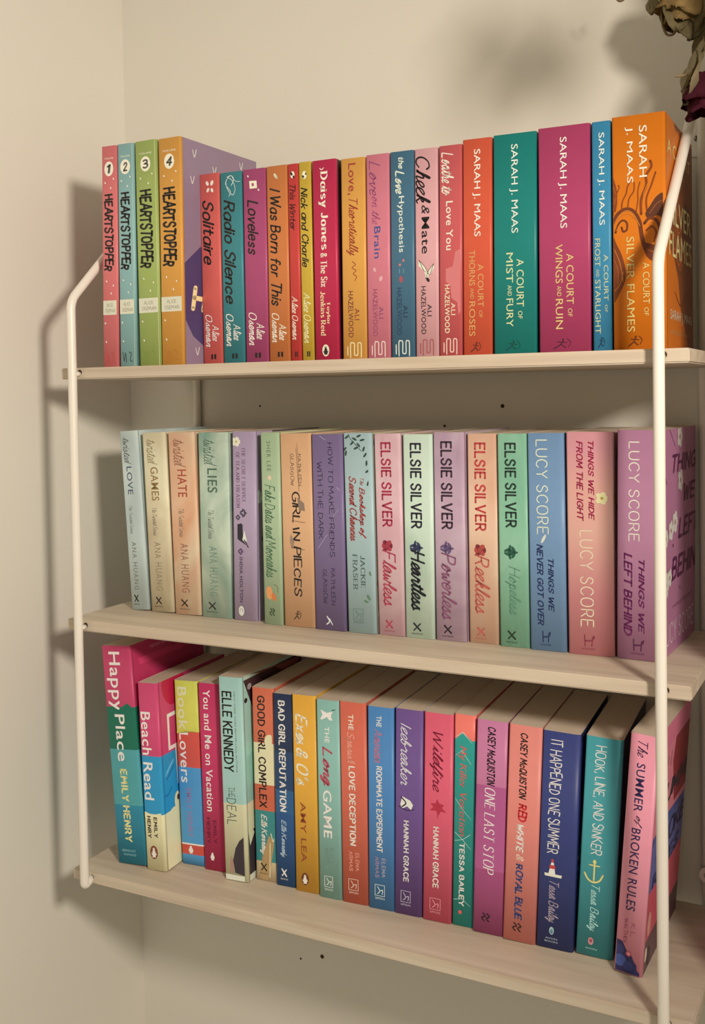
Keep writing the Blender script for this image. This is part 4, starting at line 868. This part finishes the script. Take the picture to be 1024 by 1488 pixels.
book('SUM', LOW, 'candy pink book leaning right, dark blue flowers at its foot, rightmost on bottom shelf', 'cf8090',
     [t('The', 'C', .03, .095, .28, .68, '4c2c44'), t('SUMMER', 'SB', .12, .32, .30, .62, '33284c'), t('of', 'C', .335, .385, .34, .66, '4c2c44'), t('BROKEN RULES', 'SB', .39, .735, .28, .62, '33284c'), t('K. L.', 'HL', .785, .84, .52, .68, '9a3c5c'), t('WALTHER', 'HL', .77, .875, .26, .42, '9a3c5c'),
      p([(.865, 0), (.87, .25), (.9, .4), (.915, .5), (.92, .62), (.94, .7), (.955, .82), (.975, .84), (.985, 1), (1, 1), (1, 0)], '2c2a52'), e(.95, .2, 5, 5, '44508c'), e(.965, .5, 4, 3.5, '33386c'), e(.905, .15, 4, 4, '353664'), e(.915, .5, 2.2, 2.2, 'c05064'), e(.915, .5, 1.0, 1.0, 'e09ca0')],
     front=[(.1, 'cc6a84'), (.43, 'cf7484'), (.66, '5a5a94'), (.86, 'bf4a5c'), (1, '5c3a40')],
     fprints=[p([(.1, .55), (.1, 1), (.4, 1), (.4, .62), (.2, .5)], '8c2430'), h('SUMMER', 'HB', .27, .36, .16, 1.3, '2c2430'), k([(.2, .3), (.15, .36)], 1.2, '4a3038', False), k([(.2, .42), (.14, .44)], 1.2, '4a3038', False), k([(.22, .2), (.2, .26)], 1.2, '4a3038', False), k([(.4, .24), (.37, .4)], 1.2, '4a3038', False), h('BROKEN', 'HB', .46, .56, .16, 1.2, '26264c'), h('RULES', 'HB', .59, .66, .1, .9, '2c2c58'), p([(.43, .0), (.41, .4), (.43, .9), (.46, .9), (.46, 0)], '44508c'), e(.8, .1, 10, 6, 'c98a7c'), e(.92, .06, 6, 4, 'd0b4a4'), e(.95, .15, 8, 5, '2c2430')])

# ------------------------------------------------------------------ dried flowers hanging at the right
M_DRY = plain('dry_leaf', (0.30, 0.25, 0.13), 0.8, 0.2, vary=.35, scale=120)
M_PALE = plain('dry_pale_leaf', (0.56, 0.49, 0.32), 0.8, 0.2, vary=.3, scale=140)
M_STEM = plain('dry_stem', (0.24, 0.18, 0.10), 0.8, 0.2, vary=.3, scale=160)
M_ROSE = plain('dried_red_petal', (0.115, 0.018, 0.035), 0.75, 0.25, vary=.35, scale=150)
M_BLOOM = plain('dried_cream_petal', (0.44, 0.31, 0.13), 0.8, 0.2, vary=.35, scale=130)
def petal(bm, frame, ln, wd_, cup, curl, rnd, th=.0004, crease=.10):
    """A crinkled, cupped petal or leaf blade with thickness."""
    nu, nv = 7, 6
    g = []
    for i in range(nu + 1):
        s = i / nu
        half = wd_ * math.sin(math.pi * min(.97, .08 + s * .88)) ** .7
        row = []
        for j in range(nv + 1):
            q = j / nv * 2 - 1
            x = q * half
            y = cup * (q * q) * half + curl * s * s * ln + rnd.uniform(-1, 1) * .05 * wd_ + crease * wd_ * math.sin(q * 9 + s * 7)
            row.append(bm.verts.new(frame @ Vector((x, y, s * ln))))
        g.append(row)
    fs = []
    for i in range(nu):
        for j in range(nv):
            f = bm.faces.new((g[i][j], g[i][j + 1], g[i + 1][j + 1], g[i + 1][j])); f.smooth = True
            fs.append(f)
    bmesh.ops.solidify(bm, geom=fs, thickness=th)
def aim(loc, direction, roll=0.0):
    d = Vector(direction).normalized()
    return Matrix.Translation(loc) @ d.to_track_quat('Z', 'Y').to_matrix().to_4x4() @ Matrix.Rotation(roll, 4, 'Z')
def bloom(name, label, base, axis, size, mat, seed, stem, leaves, hooks=()):
    rnd = random.Random(seed)
    root = empty(name, base)
    tag(root, label, 'dried flower', 'dried flowers hanging beside the shelf')
    ax = Vector(axis).normalized()
    q = ax.to_track_quat('Z', 'Y').to_matrix().to_4x4()
    bm = bmesh.new()
    for ring, (n, rr, tilt, ln, wd_) in enumerate(((3, .10, .05, 1.05, .34), (5, .20, .16, 1.12, .42), (6, .30, .32, 1.08, .48), (6, .36, .58, .95, .5))):
        for i in range(n):
            a = 2 * math.pi * (i + ring * .37) / n + rnd.uniform(-.15, .15)
            m = q @ Matrix.Rotation(a, 4, 'Z') @ Matrix.Translation((0, -size * rr, 0)) @ Matrix.Rotation(tilt + rnd.uniform(-.08, .1), 4, 'X')
            petal(bm, m, size * ln * rnd.uniform(.9, 1.1), size * wd_, .55, -.12 if ring < 2 else .16, rnd)
    link('petals', bm, [mat], root)
    bm = bmesh.new()
    for i in range(5):
        a = 2 * math.pi * i / 5
        petal(bm, q @ Matrix.Rotation(a, 4, 'Z') @ Matrix.Translation((0, -size * .14, -size * .05)) @ Matrix.Rotation(.9 + rnd.uniform(-.2, .5), 4, 'X'), size * .6, size * .11, .3, .3, rnd)
    link('sepals', bm, [M_DRY], root)
    b = Vector(base)
    bm = bmesh.new()
    tube(bm, crv([Vector(s) - b for s in stem]), .0018, 8)
    link('stem', bm, [M_STEM], root, True)
    for loc, dr, ln, wd_, mt, rl in leaves:
        bm = bmesh.new()
        petal(bm, aim(Vector(loc) - b, dr, rl), ln, wd_, .16, .12, rnd, crease=.16)
        link('leaf', bm, [mt], root)
    for hk in hooks:
        bm = bmesh.new()
        tube(bm, crv([Vector(s) - b for s in hk]), .0011, 8)
        link('tendril', bm, [M_STEM], root, True)
    return root
def crv(P, n=6):
    P = [Vector(a) for a in P]
    Q = [P[0]] + P + [P[-1]]
    out = []
    for i in range(1, len(Q) - 2):
        a, b, c, d = Q[i - 1], Q[i], Q[i + 1], Q[i + 2]
        for j in range(n):
            s = j / n
            out.append(.5 * (2 * b + (c - a) * s + (2 * a - 5 * b + 4 * c - d) * s * s + (3 * b - a - 3 * c + d) * s ** 3))
    out.append(P[-1])
    return out
shadow_leaves = [((0.615 + .016 * i, -0.285 - .014 * (i % 3), 0.345 - .012 * (i % 3)), ((-.5, .3, -.1, .5, -.3)[i % 5], (-.2, .1, -.3)[i % 3], -1), .052 + .006 * (i % 3), 0.015, (M_DRY, M_PALE)[i % 2], i * .7) for i in range(6)]  # extra leaves added out of view to throw a soft shadow on the wall
bloom('dried_rose', 'dark wine red dried rose hanging head down in front of the wire bracket', (0.6053, -0.1200, 0.2397), (-.05, -.05, -1), .030, M_ROSE, 3,
      [(0.6053, -0.1200, 0.2378), (0.6110, -0.1181, 0.2781), (0.6187, -0.1344, 0.3309), (0.64, -0.2, 0.372), (0.67, -0.29, 0.362)],
      [((0.5995, -0.1229, 0.2666), (-.12, -.1, -1), .052, .017, M_PALE, .25), ((0.5937, -0.1209, 0.2589), (-.22, 0, -1), .032, .010, M_PALE, -.5), ((0.6110, -0.1267, 0.2800), (-.25, -.2, -1), .032, .011, M_DRY, .2)] + shadow_leaves,
      [[(0.5880, -0.1229, 0.2411), (0.5841, -0.1229, 0.2408), (0.5784, -0.1229, 0.2414)]])
bloom('dried_bloom', 'brown and ochre dried bloom with crumpled leaves above the dark red rose', (0.5842, -0.0750, 0.3268), (-.25, -.1, -1), .032, M_BLOOM, 8,
      [(0.5842, -0.0750, 0.3248), (0.5796, -0.0866, 0.3540), (0.5651, -0.1157, 0.3879), (0.4583, -0.1497, 0.3928)],
      [((0.5554, -0.0769, 0.3306), (-.05, -.1, -1), .024, .009, M_DRY, .2), ((0.5622, -0.0789, 0.3345), (.25, -.1, -1), .032, .011, M_DRY, .8), ((0.5738, -0.0827, 0.3210), (.0, -.2, -1), .036, .013, M_DRY, -.4), ((0.5826, -0.0847, 0.3132), (.15, -.1, -1), .036, .014, M_DRY, .9), ((0.5932, -0.0827, 0.3190), (-.1, -.1, -1), .042, .015, M_DRY, .1), ((0.5709, -0.0750, 0.3345), (-.2, 0, -1), .037, .011, M_DRY, 1.2), ((0.5961, -0.0808, 0.2928), (-.2, -.1, -1), .032, .011, M_DRY, .6)],
      [[(0.5593, -0.0769, 0.3210), (0.5593, -0.0769, 0.3034), (0.5626, -0.0769, 0.2913), (0.5680, -0.0769, 0.2894), (0.5719, -0.0769, 0.2938)], [(0.5205, -0.0769, 0.3306), (0.5234, -0.0769, 0.3255), (0.5273, -0.0769, 0.3255), (0.5316, -0.0769, 0.3311)]])
